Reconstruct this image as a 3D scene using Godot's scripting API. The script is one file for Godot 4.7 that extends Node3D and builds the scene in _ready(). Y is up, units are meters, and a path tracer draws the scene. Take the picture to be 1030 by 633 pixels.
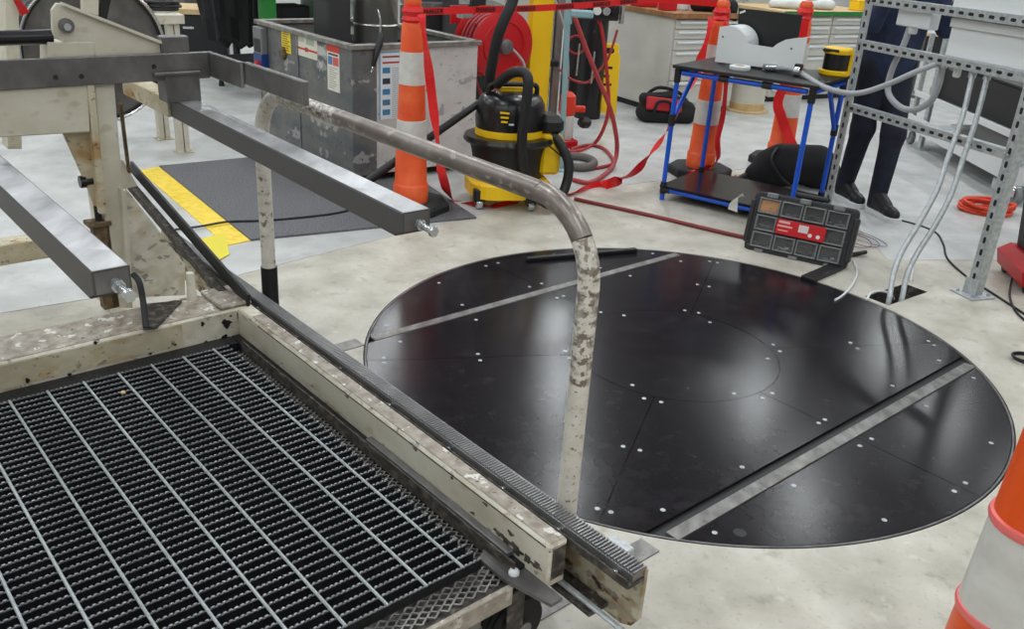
extends Node3D
# Workshop floor with a black turntable, an old cream platform cart and a bare-steel fork frame.
# Lengths in metres, y up. The photograph's camera stands at (0, 1.6, 0) and looks along -z.
const FOCAL := 894.48
const EYE := Vector3(0, 1.6, 0)
const TURN := 41.9                       # the cart and the turntable share this heading
const CART := Vector3(-0.894, 0, -2.657) # inner corner of the cart's grating
const TT := Vector3(0.690, 0, -3.377)    # centre of the turntable
const TR := 1.28
var lens: Basis
var cart_frame: Transform3D
var used := {}
var M := {}
var rng := RandomNumberGenerator.new()

# ------------------------------------------------------------------ pixels to places
func ray(x: float, y: float) -> Vector3:
	return lens * Vector3(x - 515.0, 316.5 - y, -FOCAL)
func G(x: float, y: float, h := 0.0) -> Vector3:                 # on the level h
	var d := ray(x, y)
	return EYE + d * ((h - EYE.y) / d.y)
func A(x: float, y: float, base: Vector3) -> Vector3:            # as far away as base, seen at the pixel
	var d := ray(x, y)
	return EYE + d * (Vector2(base.x, base.z).length() / Vector2(d.x, d.z).length())
func PL(x: float, y: float, p: Vector3, n: Vector3) -> Vector3:  # on the plane through p
	var d := ray(x, y)
	return EYE + d * ((p - EYE).dot(n) / d.dot(n))
func CV(x: float, y: float, v: float) -> Vector3:                # on the cart's cross plane v, in cart coordinates
	return cart_frame.affine_inverse() * PL(x, y, cart_frame * Vector3(0, 0, v), cart_frame.basis.z)
func CU(x: float, y: float, u: float) -> Vector3:                # on the cart's long plane u
	return cart_frame.affine_inverse() * PL(x, y, cart_frame * Vector3(u, 0, 0), cart_frame.basis.x)
func CH(x: float, y: float, h: float) -> Vector3:                # on the level h, in cart coordinates
	return cart_frame.affine_inverse() * G(x, y, h)

# ------------------------------------------------------------------ shapes
class Sh:
	var p := PackedVector3Array()
	var n := PackedVector3Array()
	var t := PackedVector2Array()
	func tri(a: Vector3, b: Vector3, c: Vector3, na: Vector3, nb: Vector3, nc: Vector3, ta := Vector2(), tb := Vector2(), tc := Vector2()) -> void:
		if (b - a).cross(c - a).dot(na + nb + nc) > 0.0:
			p.append_array(PackedVector3Array([a, c, b])); n.append_array(PackedVector3Array([na, nc, nb])); t.append_array(PackedVector2Array([ta, tc, tb]))
		else:
			p.append_array(PackedVector3Array([a, b, c])); n.append_array(PackedVector3Array([na, nb, nc])); t.append_array(PackedVector2Array([ta, tb, tc]))
	func flat(a: Vector3, b: Vector3, c: Vector3, out: Vector3) -> void:
		var k := (b - a).cross(c - a).normalized()
		if k.dot(out) < 0.0: k = -k
		tri(a, b, c, k, k, k)
	func quad(a: Vector3, b: Vector3, c: Vector3, d: Vector3, out: Vector3) -> void:
		var k := (b - a).cross(c - a).normalized()
		if k.dot(out) < 0.0: k = -k
		tri(a, b, c, k, k, k, Vector2(0, 1), Vector2(1, 1), Vector2(1, 0)); tri(a, c, d, k, k, k, Vector2(0, 1), Vector2(1, 0), Vector2(0, 0))
	# a box with chamfered edges
	func box(c: Vector3, s: Vector3, ch := 0.0, b := Basis()) -> Sh:
		var h := s * 0.5
		ch = minf(ch, minf(h.x, minf(h.y, h.z)) * 0.9)
		var ax := [Vector3.RIGHT, Vector3.UP, Vector3.BACK]
		for i in 3:
			var j := (i + 1) % 3
			var k := (i + 2) % 3
			for sg in [-1.0, 1.0]:
				var o: Vector3 = ax[i] * h[i] * sg
				var q: Vector3 = ax[j] * (h[j] - ch)
				var r: Vector3 = ax[k] * (h[k] - ch)
				quad(c + b * (o - q - r), c + b * (o + q - r), c + b * (o + q + r), c + b * (o - q + r), b * o)
				if ch > 0.0:
					for sj in [-1.0, 1.0]:      # edge between faces i and j
						var o2: Vector3 = ax[i] * (h[i] - ch) * sg + ax[j] * h[j] * sj
						var o1: Vector3 = ax[i] * h[i] * sg + ax[j] * (h[j] - ch) * sj
						quad(c + b * (o1 - r), c + b * (o2 - r), c + b * (o2 + r), c + b * (o1 + r), b * (ax[i] * sg + ax[j] * sj))
		if ch > 0.0:
			for x in [-1.0, 1.0]:
				for y in [-1.0, 1.0]:
					for z in [-1.0, 1.0]:
						flat(c + b * Vector3(x * h.x, y * (h.y - ch), z * (h.z - ch)), c + b * Vector3(x * (h.x - ch), y * h.y, z * (h.z - ch)), c + b * Vector3(x * (h.x - ch), y * (h.y - ch), z * h.z), b * Vector3(x, y, z))
		return self
	func span(lo: Vector3, hi: Vector3, ch := 0.0) -> Sh:
		return box((lo + hi) * 0.5, (hi - lo).abs(), ch)
	# a bar of rectangular section from a to b
	func bar(a: Vector3, b: Vector3, w: float, h: float, up := Vector3.UP, ch := 0.0) -> Sh:
		var z := (b - a).normalized()
		var x := up.cross(z).normalized()
		var y := z.cross(x)
		return box((a + b) * 0.5, Vector3(w, h, a.distance_to(b)), ch, Basis(x, y, z))
	func tube(path: Array, rad, seg := 12, caps := true) -> Sh:
		var m := path.size()
		var dirs := []
		for i in m:
			var d := Vector3.ZERO
			if i > 0: d += (path[i] - path[i - 1]).normalized()
			if i < m - 1: d += (path[i + 1] - path[i]).normalized()
			dirs.append(d.normalized())
		var d0: Vector3 = dirs[0]
		var x := d0.cross(Vector3.UP if absf(d0.y) < 0.9 else Vector3.RIGHT).normalized()
		var rings := []
		var norms := []
		for i in m:
			var d: Vector3 = dirs[i]
			x = (x - d * x.dot(d)).normalized()
			var y := d.cross(x)
			var r: float = rad[i] if rad is Array else rad
			var rg := PackedVector3Array()
			var nn := PackedVector3Array()
			for k in seg:
				var a := TAU * k / seg
				var e := x * cos(a) + y * sin(a)
				rg.append(path[i] + e * r); nn.append(e)
			rings.append(rg); norms.append(nn)
		for i in m - 1:
			for k in seg:
				var k2 := (k + 1) % seg
				tri(rings[i][k], rings[i][k2], rings[i + 1][k2], norms[i][k], norms[i][k2], norms[i + 1][k2])
				tri(rings[i][k], rings[i + 1][k2], rings[i + 1][k], norms[i][k], norms[i + 1][k2], norms[i + 1][k])
		if caps:
			for k in seg:
				var k2 := (k + 1) % seg
				flat(path[0], rings[0][k], rings[0][k2], -dirs[0])
				flat(path[m - 1], rings[m - 1][k], rings[m - 1][k2], dirs[m - 1])
		return self
	# profile: Vector2(radius, height) along the axis of xf.y
	func lathe(prof: Array, xf := Transform3D(), seg := 24, sq := 1.0) -> Sh:
		var m := prof.size()
		var sn := []
		for i in m - 1:
			var d: Vector2 = prof[i + 1] - prof[i]
			sn.append(Vector2(d.y, -d.x).normalized())
		for i in m - 1:
			var na: Vector2 = sn[i]
			var nb: Vector2 = sn[i]
			if i > 0 and sn[i - 1].dot(sn[i]) > 0.75: na = (sn[i - 1] + sn[i]).normalized()
			if i < m - 2 and sn[i + 1].dot(sn[i]) > 0.75: nb = (sn[i + 1] + sn[i]).normalized()
			for k in seg:
				var a := TAU * k / seg
				var a2 := TAU * (k + 1) / seg
				var e := Vector3(cos(a), 0, sin(a) * sq)
				var e2 := Vector3(cos(a2), 0, sin(a2) * sq)
				var u := Vector3.UP
				var p0: Vector2 = prof[i]
				var p1: Vector2 = prof[i + 1]
				var q := [xf * (e * p0.x + u * p0.y), xf * (e2 * p0.x + u * p0.y), xf * (e2 * p1.x + u * p1.y), xf * (e * p1.x + u * p1.y)]
				var bb := xf.basis
				var w := [bb * (e * na.x + u * na.y), bb * (e2 * na.x + u * na.y), bb * (e2 * nb.x + u * nb.y), bb * (e * nb.x + u * nb.y)]
				if p0.x > 1e-5: tri(q[0], q[1], q[2], w[0], w[1], w[2])
				if p1.x > 1e-5: tri(q[0], q[2], q[3], w[0], w[2], w[3])
		return self
	# polygon in the x-y plane of xf, from z0 to z1
	func prism(poly: PackedVector2Array, z0: float, z1: float, xf := Transform3D(), ch := 0.0) -> Sh:
		if Geometry2D.is_polygon_clockwise(poly):
			poly = poly.duplicate(); poly.reverse()
		var idx := Geometry2D.triangulate_polygon(poly)
		var front := poly
		if ch > 0.0:
			var ins := Geometry2D.offset_polygon(poly, -ch, Geometry2D.JOIN_MITER)
			if ins.size() == 1 and ins[0].size() == poly.size():
				# match the starting vertex
				var best := 0
				for i in ins[0].size():
					if ins[0][i].distance_to(poly[0]) < ins[0][best].distance_to(poly[0]): best = i
				front = PackedVector2Array()
				for i in poly.size(): front.append(ins[0][(best + i) % poly.size()])
		var zc := z1 - (ch if front != poly else 0.0)
		for i in range(0, idx.size(), 3):
			flat(xf * v3(front[idx[i]], z1), xf * v3(front[idx[i + 1]], z1), xf * v3(front[idx[i + 2]], z1), xf.basis.z)
			flat(xf * v3(poly[idx[i]], z0), xf * v3(poly[idx[i + 1]], z0), xf * v3(poly[idx[i + 2]], z0), -xf.basis.z)
		var m := poly.size()
		for i in m:
			var j := (i + 1) % m
			var e := poly[j] - poly[i]
			var o := xf.basis * Vector3(e.y, -e.x, 0)
			quad(xf * v3(poly[i], z0), xf * v3(poly[j], z0), xf * v3(poly[j], zc), xf * v3(poly[i], zc), o)
			if front != poly: quad(xf * v3(poly[i], zc), xf * v3(poly[j], zc), xf * v3(front[j], z1), xf * v3(front[i], z1), o + xf.basis.z)
		return self
	func v3(a: Vector2, z: float) -> Vector3:
		return Vector3(a.x, a.y, z)
	func ball(c: Vector3, r: Vector3, rows := 10, seg := 16, b := Basis()) -> Sh:
		for i in rows:
			var a := PI * i / rows - PI / 2
			var a2 := PI * (i + 1) / rows - PI / 2
			for k in seg:
				var o := TAU * k / seg
				var o2 := TAU * (k + 1) / seg
				var e := [Vector3(cos(a) * cos(o), sin(a), cos(a) * sin(o)), Vector3(cos(a) * cos(o2), sin(a), cos(a) * sin(o2)), Vector3(cos(a2) * cos(o2), sin(a2), cos(a2) * sin(o2)), Vector3(cos(a2) * cos(o), sin(a2), cos(a2) * sin(o))]
				var q := []
				var w := []
				for x in e:
					q.append(c + b * (x * r)); w.append(b * (x / r).normalized())
				if i > 0: tri(q[0], q[1], q[2], w[0], w[1], w[2])
				if i < rows - 1: tri(q[0], q[2], q[3], w[0], w[2], w[3])
		return self
	# a strip of cloth or tape: side[i] is half the width as a vector
	func ribbon(path: Array, side: Array, th := 0.0012) -> Sh:
		for i in path.size() - 1:
			var a: Vector3 = path[i]
			var b: Vector3 = path[i + 1]
			var sa: Vector3 = side[i]
			var sb: Vector3 = side[i + 1]
			var k := (b - a).cross(sa + sb).normalized() * th * 0.5
			quad(a - sa + k, a + sa + k, b + sb + k, b - sb + k, k)
			quad(a - sa - k, a + sa - k, b + sb - k, b - sb - k, -k)
			quad(a + sa - k, a + sa + k, b + sb + k, b + sb - k, sa)
			quad(a - sa - k, a - sa + k, b - sb + k, b - sb - k, -sa)
		return self
	func add(o: Sh, xf := Transform3D()) -> Sh:
		for i in o.p.size():
			p.append(xf * o.p[i]); n.append((xf.basis * o.n[i]).normalized())
		t.append_array(o.t)
		return self
	func mesh() -> ArrayMesh:
		var a := []
		a.resize(Mesh.ARRAY_MAX)
		a[Mesh.ARRAY_VERTEX] = p; a[Mesh.ARRAY_NORMAL] = n; a[Mesh.ARRAY_TEX_UV] = t
		var m := ArrayMesh.new()
		m.add_surface_from_arrays(Mesh.PRIMITIVE_TRIANGLES, a)
		return m

static func curve(pts: Array, step := 6) -> Array:      # Catmull-Rom through the points
	var out := []
	var m := pts.size()
	for i in m - 1:
		var a: Vector3 = pts[maxi(i - 1, 0)]
		var b: Vector3 = pts[i]
		var c: Vector3 = pts[i + 1]
		var d: Vector3 = pts[mini(i + 2, m - 1)]
		for k in step:
			out.append(b.cubic_interpolate(c, a, d, float(k) / step))
	out.append(pts[m - 1])
	return out
static func bend(pts: Array, r: float, step := 8) -> Array:   # straight runs with rounded corners
	var out := [pts[0]]
	for i in range(1, pts.size() - 1):
		var a: Vector3 = (pts[i - 1] - pts[i]).normalized()
		var b: Vector3 = (pts[i + 1] - pts[i]).normalized()
		var half := a.angle_to(b) * 0.5
		var cut := minf(r / tan(half), 0.48 * minf(pts[i].distance_to(pts[i - 1]), pts[i].distance_to(pts[i + 1])))
		var rr := cut * tan(half)
		var c: Vector3 = pts[i] + (a + b).normalized() * (rr / sin(half))
		var s: Vector3 = pts[i] + a * cut - c
		var e: Vector3 = pts[i] + b * cut - c
		for k in step + 1:
			out.append(c + s.slerp(e, float(k) / step))
	out.append(pts[-1])
	return out
func disc2(c: Vector2, r: float, seg := 24, a0 := 0.0, a1 := TAU) -> PackedVector2Array:
	var o := PackedVector2Array()
	for k in seg: o.append(c + Vector2.from_angle(lerpf(a0, a1, float(k) / seg)) * r)
	return o
func rounded(w: float, h: float, r: float, c := Vector2(), st := 4) -> PackedVector2Array:
	var o := PackedVector2Array()
	for q in 4:
		var cc := Vector2((w / 2 - r) * [1, -1, -1, 1][q], (h / 2 - r) * [1, 1, -1, -1][q])
		for k in st + 1: o.append(c + cc + Vector2.from_angle(PI / 2 * (q + float(k) / st)) * r)
	return o
func y_to(dir: Vector3, at := Vector3()) -> Transform3D:        # a frame whose y runs along dir
	var y := dir.normalized()
	var x := y.cross(Vector3.UP if absf(y.y) < 0.95 else Vector3.RIGHT).normalized()
	return Transform3D(Basis(x, y, x.cross(y)), at)
func laid(xf := Transform3D()) -> Transform3D:                  # x-y polygon laid flat: (x, y) becomes (x, -z), thickness up
	return xf * Transform3D(Basis(Vector3.RIGHT, -PI / 2), Vector3())

# ------------------------------------------------------------------ objects
func numbered(called: String) -> String:
	var k: int = used.get(called, 0)
	used[called] = k + 1
	return called if k == 0 else "%s_%03d" % [called, k]
func tag(o: Node3D, label: String, category: String, group := "", kind := "") -> Node3D:
	if label: o.set_meta("label", label)
	if category: o.set_meta("category", category)
	if group: o.set_meta("group", group)
	if kind: o.set_meta("kind", kind)
	return o
func thing(called: String, label: String, category: String, at := Vector3(), turn := 0.0, group := "") -> Node3D:
	var o := Node3D.new()
	o.name = numbered(called)
	add_child(o)
	o.position = at
	o.rotation_degrees.y = turn
	tag(o, label, category, group)
	return o
func part(s, called: String, m: Material, parent: Node3D = null, label := "") -> MeshInstance3D:
	var o := MeshInstance3D.new()
	o.mesh = s.mesh() if s is Sh else s
	o.name = called if parent else numbered(called)
	o.material_override = m
	(parent if parent else self).add_child(o, true)
	if label: o.set_meta("label", label)
	return o
func solo(s, called: String, m: Material, label: String, category: String, group := "") -> MeshInstance3D:
	var o := part(s, called, m)
	tag(o, label, category, group)
	return o
func setting(s, called: String, m: Material) -> MeshInstance3D:
	var o := part(s, called, m)
	o.set_meta("kind", "structure")
	return o
func words(text: String, height: float, called: String, m: Material, parent: Node3D, xf: Transform3D) -> MeshInstance3D:
	var tm := TextMesh.new()
	var f := SystemFont.new()
	f.font_names = PackedStringArray(["Droid Sans"])
	f.font_weight = 700
	tm.font = f; tm.text = text; tm.font_size = 32; tm.pixel_size = height / 24.0; tm.depth = 0.0008
	var o := part(tm, called, m, parent)
	o.transform = xf
	return o

# ------------------------------------------------------------------ materials
func flat_mat(c: Color, rough := 0.6, metal := 0.0, spec := 0.5) -> StandardMaterial3D:
	var m := StandardMaterial3D.new()
	m.albedo_color = c; m.roughness = rough; m.metallic = metal; m.metallic_specular = spec
	m.cull_mode = BaseMaterial3D.CULL_DISABLED
	return m
# colour stops over one or two octaves of noise; size in metres covered by the picture
func noise_img(sd: int, freq: float, stops: Array, px := 256, oct := 4, kind := FastNoiseLite.TYPE_SIMPLEX_SMOOTH, stretch := 1.0, over: Array = []) -> Image:
	var f := FastNoiseLite.new()
	f.seed = sd; f.frequency = freq; f.noise_type = kind; f.fractal_octaves = oct; f.fractal_gain = 0.55
	var g := f.get_seamless_image(px, px, false, false, 0.12, true)
	if stretch != 1.0:
		g.resize(px, int(px * stretch), Image.INTERPOLATE_BILINEAR)
		g = g.get_region(Rect2i(0, 0, px, px)) if stretch > 1.0 else g
	var w := g.get_width()
	var h := g.get_height()
	var lut := ramp(stops)
	var src := g.get_data()
	var dst := PackedByteArray()
	dst.resize(w * h * 3)
	for i in w * h:
		var c: Color = lut[src[i]]
		dst[i * 3] = c.r8; dst[i * 3 + 1] = c.g8; dst[i * 3 + 2] = c.b8
	if over.size():                       # a second layer: [seed, freq, low, high, colour, octaves]
		for l in over:
			var f2 := FastNoiseLite.new()
			f2.seed = l[0]; f2.frequency = l[1]; f2.noise_type = FastNoiseLite.TYPE_SIMPLEX_SMOOTH; f2.fractal_octaves = l[5] if l.size() > 5 else 4
			var s2 := f2.get_seamless_image(w, h, false, false, 0.12, true).get_data()
			var cc: Color = l[4]
			for i in w * h:
				var k := smoothstep(l[2], l[3], s2[i] / 255.0) * cc.a
				if k > 0.0:
					dst[i * 3] = int(lerpf(dst[i * 3], cc.r8, k)); dst[i * 3 + 1] = int(lerpf(dst[i * 3 + 1], cc.g8, k)); dst[i * 3 + 2] = int(lerpf(dst[i * 3 + 2], cc.b8, k))
	return Image.create_from_data(w, h, false, Image.FORMAT_RGB8, dst)
func ramp(stops: Array) -> Array:
	var g := Gradient.new()
	g.offsets = PackedFloat32Array(stops.map(func(s): return s[0]))
	g.colors = PackedColorArray(stops.map(func(s): return s[1]))
	var l := []
	for i in 256: l.append(g.sample(i / 255.0))
	return l
func tex_mat(img: Image, metres: float, rough := 0.6, metal := 0.0, bump: Image = null, depth := 0.5, spec := 0.5) -> StandardMaterial3D:
	var m := flat_mat(Color.WHITE, rough, metal, spec)
	m.albedo_texture = ImageTexture.create_from_image(img)
	m.uv1_triplanar = true; m.uv1_world_triplanar = true
	m.uv1_scale = Vector3.ONE / metres
	if bump:
		m.normal_enabled = true; m.normal_scale = depth
		m.normal_texture = ImageTexture.create_from_image(bump)
	return m
func bumps(sd: int, freq: float, px := 256, k := 3.0) -> Image:
	var f := FastNoiseLite.new()
	f.seed = sd; f.frequency = freq; f.fractal_octaves = 4
	var g := f.get_seamless_image(px, px, false, false, 0.12, true)
	g.convert(Image.FORMAT_RGBA8)
	g.bump_map_to_normal_map(k)
	return g
func uv_mat(img: Image, rough := 0.5) -> StandardMaterial3D:
	var m := flat_mat(Color.WHITE, rough)
	m.albedo_texture = ImageTexture.create_from_image(img)
	return m
func rgb(r: int, g: int, b: int, a := 255) -> Color:
	return Color8(r, g, b, a)

# ------------------------------------------------------------------ the scene
func _ready() -> void:
	rng.seed = 41
	lens = Basis(Vector3.RIGHT, -deg_to_rad(23.644)) * Basis(Vector3.BACK, deg_to_rad(3.574))
	cart_frame = Transform3D(Basis(Vector3.UP, deg_to_rad(TURN)), CART)
	var cam := Camera3D.new()
	cam.name = "camera"
	add_child(cam)
	cam.transform = Transform3D(lens, EYE)
	cam.fov = rad_to_deg(2.0 * atan(316.5 / FOCAL))
	cam.near = 0.05; cam.far = 100.0
	cam.current = true
	var env := Environment.new()
	env.background_mode = Environment.BG_COLOR
	env.background_color = Color(0.75, 0.8, 0.85)
	env.background_energy_multiplier = 0.3
	env.tonemap_mode = Environment.TONE_MAPPER_LINEAR
	env.tonemap_exposure = 1.0
	env.sdfgi_enabled = true; env.ssao_enabled = true; env.ssil_enabled = true
	var we := WorldEnvironment.new()
	we.name = "surroundings"
	we.environment = env
	add_child(we)
	materials()
	ceiling_lights()
	room()
	turntable()
	cart()
	grating()
	fork_frame()
	cones()
	tank()
	vacuum()
	gas_corner()
	blue_table()
	parts_case()
	panel_frame()
	person()
	benches()
	right_side()
	left_back()
	tapes()
	floor_items()

func materials() -> void:
	M.concrete = tex_mat(noise_img(3, 0.009, [[0.0, rgb(164, 159, 146)], [0.4, rgb(184, 179, 166)], [0.65, rgb(193, 188, 176)], [1.0, rgb(206, 202, 191)]], 1024, 6, 0, 1.0, [[8, 0.03, 0.68, 0.95, Color(0.52, 0.49, 0.43, 0.4), 5], [19, 0.02, 0.8, 0.9, Color(0.86, 0.85, 0.82, 0.4), 5], [20, 0.16, 0.72, 0.9, Color(0.5, 0.48, 0.43, 0.3), 3]]), 3.4, 0.5, 0.0, bumps(5, 0.06), 0.12)
	M.coat = tex_mat(noise_img(4, 0.008, [[0.0, rgb(172, 173, 172)], [0.5, rgb(189, 190, 188)], [1.0, rgb(205, 206, 204)]], 1024, 5, 0, 1.0, [[18, 0.12, 0.78, 0.93, Color(0.42, 0.42, 0.42, 0.4), 3], [29, 0.012, 0.68, 0.95, Color(0.6, 0.59, 0.56, 0.4), 6]]), 3.2, 0.34, 0.0, bumps(6, 0.09), 0.06)
	M.coat_light = tex_mat(noise_img(14, 0.03, [[0.0, rgb(190, 190, 187)], [0.5, rgb(216, 216, 213)], [1.0, rgb(228, 228, 226)]], 256, 4), 0.9, 0.45)
	M.speckle = tex_mat(noise_img(44, 0.09, [[0.0, rgb(120, 120, 118)], [0.35, rgb(176, 176, 172)], [0.5, rgb(212, 212, 208)], [1.0, rgb(230, 230, 226)]], 256, 3), 0.7, 0.5)
	M.wall = tex_mat(noise_img(31, 0.02, [[0.0, rgb(178, 177, 172)], [1.0, rgb(194, 193, 189)]], 128, 3), 3.0, 0.8)
	M.ceiling = flat_mat(rgb(82, 84, 87), 0.9)
	M.black_plate = tex_mat(noise_img(9, 0.02, [[0.0, rgb(24, 22, 25)], [0.6, rgb(30, 27, 31)], [1.0, rgb(37, 34, 38)]], 512, 5, 0, 1.0, [[12, 0.22, 0.86, 0.93, Color(0.5, 0.48, 0.48, 0.5), 2], [23, 0.012, 0.66, 0.9, Color(0.3, 0.28, 0.29, 0.25), 5]]), 1.3, 0.2, 0.0, bumps(7, 0.015, 256, 2.0), 0.03, 0.28)
	M.black_plate.roughness = 0.19
	M.steel = tex_mat(noise_img(51, 0.02, [[0.0, rgb(128, 128, 129)], [0.5, rgb(146, 145, 145)], [1.0, rgb(168, 167, 166)]], 256, 5, 0, 3.0), 0.6, 0.38, 0.65)
	M.mill = tex_mat(noise_img(52, 0.02, [[0.0, rgb(86, 84, 84)], [0.4, rgb(104, 102, 102)], [0.6, rgb(114, 112, 111)], [1.0, rgb(140, 138, 136)]], 256, 5, 0, 2.0), 0.6, 0.42, 0.5)
	M.strip = tex_mat(noise_img(54, 0.03, [[0.0, rgb(104, 102, 100)], [0.5, rgb(132, 130, 127)], [1.0, rgb(156, 154, 151)]], 256, 5, 0, 2.0, [[55, 0.06, 0.72, 0.9, Color(0.35, 0.33, 0.3, 0.5)]]), 0.6, 0.42, 0.5)
	M.zinc = tex_mat(noise_img(56, 0.05, [[0.0, rgb(150, 156, 158)], [0.5, rgb(178, 184, 186)], [1.0, rgb(206, 210, 212)]], 256, 3), 0.4, 0.4, 0.4)
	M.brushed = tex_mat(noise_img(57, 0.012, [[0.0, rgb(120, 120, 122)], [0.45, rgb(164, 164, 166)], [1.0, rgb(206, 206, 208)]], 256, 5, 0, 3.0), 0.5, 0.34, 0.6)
	M.scale = flat_mat(rgb(84, 82, 82), 0.5, 0.3)  # dark steel of the tine bodies
	M.bright = flat_mat(rgb(196, 200, 202), 0.25, 0.85)
	var cream := [[0.0, rgb(178, 168, 140)], [0.5, rgb(207, 198, 172)], [1.0, rgb(222, 215, 194)]]
	M.cream = tex_mat(noise_img(61, 0.015, [[0.0, rgb(186, 179, 158)], [0.5, rgb(206, 200, 182)], [1.0, rgb(220, 216, 202)]], 256, 4, 0, 1.0, [[62, 0.03, 0.78, 0.92, Color(0.5, 0.4, 0.24, 0.45), 5]]), 0.9, 0.45)
	M.cream_chip = tex_mat(noise_img(63, 0.02, [[0.0, rgb(190, 182, 160)], [0.5, rgb(210, 204, 186)], [1.0, rgb(226, 222, 210)]], 512, 4, 0, 1.0, [[65, 0.012, 0.62, 0.9, Color(0.55, 0.42, 0.24, 0.45), 5], [64, 0.025, 0.78, 0.8, rgb(54, 49, 47), 4]]), 0.7, 0.45)
	M.cream_rust = tex_mat(noise_img(66, 0.015, [[0.0, rgb(178, 166, 138)], [0.5, rgb(196, 186, 160)], [1.0, rgb(210, 202, 182)]], 512, 4, 0, 1.0, [[67, 0.012, 0.56, 0.78, Color(0.62, 0.42, 0.18, 0.6), 6], [68, 0.04, 0.78, 0.82, rgb(58, 44, 34), 4]]), 0.7, 0.55)
	M.rail_paint = tex_mat(noise_img(69, 0.02, [[0.0, rgb(204, 198, 184)], [1.0, rgb(224, 220, 211)]], 512, 3, 0, 1.0, [[70, 0.02, 0.74, 0.76, rgb(120, 108, 98), 5], [71, 0.06, 0.84, 0.86, rgb(38, 34, 32), 3]]), 0.5, 0.38)
	M.rail_heavy = tex_mat(noise_img(169, 0.02, [[0.0, rgb(206, 200, 186)], [1.0, rgb(226, 222, 213)]], 512, 3, 0, 1.0, [[170, 0.03, 0.55, 0.58, rgb(122, 110, 100), 6], [171, 0.06, 0.8, 0.83, rgb(48, 43, 40), 3]]), 0.4, 0.38)
	M.worn_pipe = tex_mat(noise_img(72, 0.015, [[0.0, rgb(104, 95, 89)], [0.5, rgb(132, 123, 116)], [1.0, rgb(164, 156, 148)]], 256, 4, 0, 1.0, [[73, 0.03, 0.8, 0.83, rgb(214, 209, 196), 5]]), 0.5, 0.34, 0.45)
	M.beam_top = tex_mat(noise_img(74, 0.02, [[0.0, rgb(128, 116, 103)], [0.5, rgb(160, 150, 137)], [1.0, rgb(186, 178, 166)]], 512, 5, 0, 1.0, [[75, 0.02, 0.72, 0.76, rgb(220, 217, 208), 5], [76, 0.04, 0.8, 0.83, rgb(64, 58, 55), 4]]), 0.6, 0.5)
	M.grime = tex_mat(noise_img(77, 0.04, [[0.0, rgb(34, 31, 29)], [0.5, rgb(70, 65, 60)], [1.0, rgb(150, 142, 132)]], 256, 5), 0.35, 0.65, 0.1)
	M.rust = tex_mat(noise_img(78, 0.03, [[0.0, rgb(48, 41, 34)], [0.4, rgb(84, 68, 50)], [0.6, rgb(112, 90, 62)], [1.0, rgb(150, 134, 108)]], 256, 5), 0.3, 0.7)
	M.rust_plate = tex_mat(noise_img(79, 0.02, [[0.0, rgb(172, 165, 142)], [0.5, rgb(188, 182, 160)], [1.0, rgb(202, 198, 180)]], 512, 4, 0, 1.0, [[81, 0.012, 0.52, 0.7, rgb(132, 90, 44), 6], [80, 0.016, 0.58, 0.64, rgb(52, 45, 40), 6]]), 0.6, 0.6)
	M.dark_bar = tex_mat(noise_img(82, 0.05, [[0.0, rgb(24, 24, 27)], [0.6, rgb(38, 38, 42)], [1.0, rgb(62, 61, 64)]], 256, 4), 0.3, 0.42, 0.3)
	M.bar_highlight = tex_mat(noise_img(83, 0.08, [[0.0, rgb(92, 93, 97)], [0.5, rgb(140, 141, 145)], [1.0, rgb(186, 187, 190)]], 128, 4), 0.2, 0.4, 0.5)
	M.black = flat_mat(rgb(24, 24, 26), 0.5)
	M.rubber = flat_mat(rgb(30, 30, 31), 0.75)
	M.black_gloss = flat_mat(rgb(20, 20, 22), 0.28)
	M.black_cloth = tex_mat(noise_img(84, 0.1, [[0.0, rgb(18, 18, 20)], [1.0, rgb(34, 33, 36)]], 128, 3), 0.15, 0.9)
	M.orange = tex_mat(noise_img(85, 0.02, [[0.0, rgb(224, 78, 34)], [0.6, rgb(240, 96, 46)], [1.0, rgb(246, 120, 66)]], 128, 4), 0.6, 0.42)
	M.orange_deep = flat_mat(rgb(232, 84, 16), 0.36)
	M.white_band = tex_mat(noise_img(86, 0.04, [[0.0, rgb(196, 194, 188)], [1.0, rgb(222, 221, 216)]], 128, 4), 0.4, 0.4)
	M.pink = flat_mat(rgb(232, 112, 108), 0.4)
	M.tape = flat_mat(rgb(232, 34, 36), 0.35)
	M.tape.backlight_enabled = true
	M.tape.backlight = Color(0.4, 0.03, 0.03)
	M.red = flat_mat(rgb(196, 22, 30), 0.35)
	M.red_hose = flat_mat(rgb(168, 58, 62), 0.5)
	M.yellow = flat_mat(rgb(246, 200, 14), 0.42)
	M.yellow_tape = tex_mat(noise_img(87, 0.03, [[0.0, rgb(226, 186, 34)], [0.5, rgb(242, 208, 58)], [1.0, rgb(248, 222, 90)]], 256, 4), 0.5, 0.5)
	M.blue_pipe = flat_mat(rgb(22, 88, 210), 0.35)
	M.pale_blue = flat_mat(rgb(142, 178, 184), 0.45)
	M.grey_pipe = flat_mat(rgb(164, 166, 170), 0.5)
	M.white = flat_mat(rgb(222, 225, 226), 0.5)
	M.white_soft = flat_mat(rgb(214, 216, 216), 0.6)
	M.cabinet = tex_mat(noise_img(88, 0.02, [[0.0, rgb(196, 193, 184)], [1.0, rgb(210, 208, 200)]], 128, 3), 1.0, 0.55)
	M.wood = tex_mat(noise_img(89, 0.02, [[0.0, rgb(108, 70, 40)], [0.5, rgb(148, 102, 62)], [1.0, rgb(176, 128, 84)]], 256, 4, 0, 4.0), 0.5, 0.5)
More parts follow.
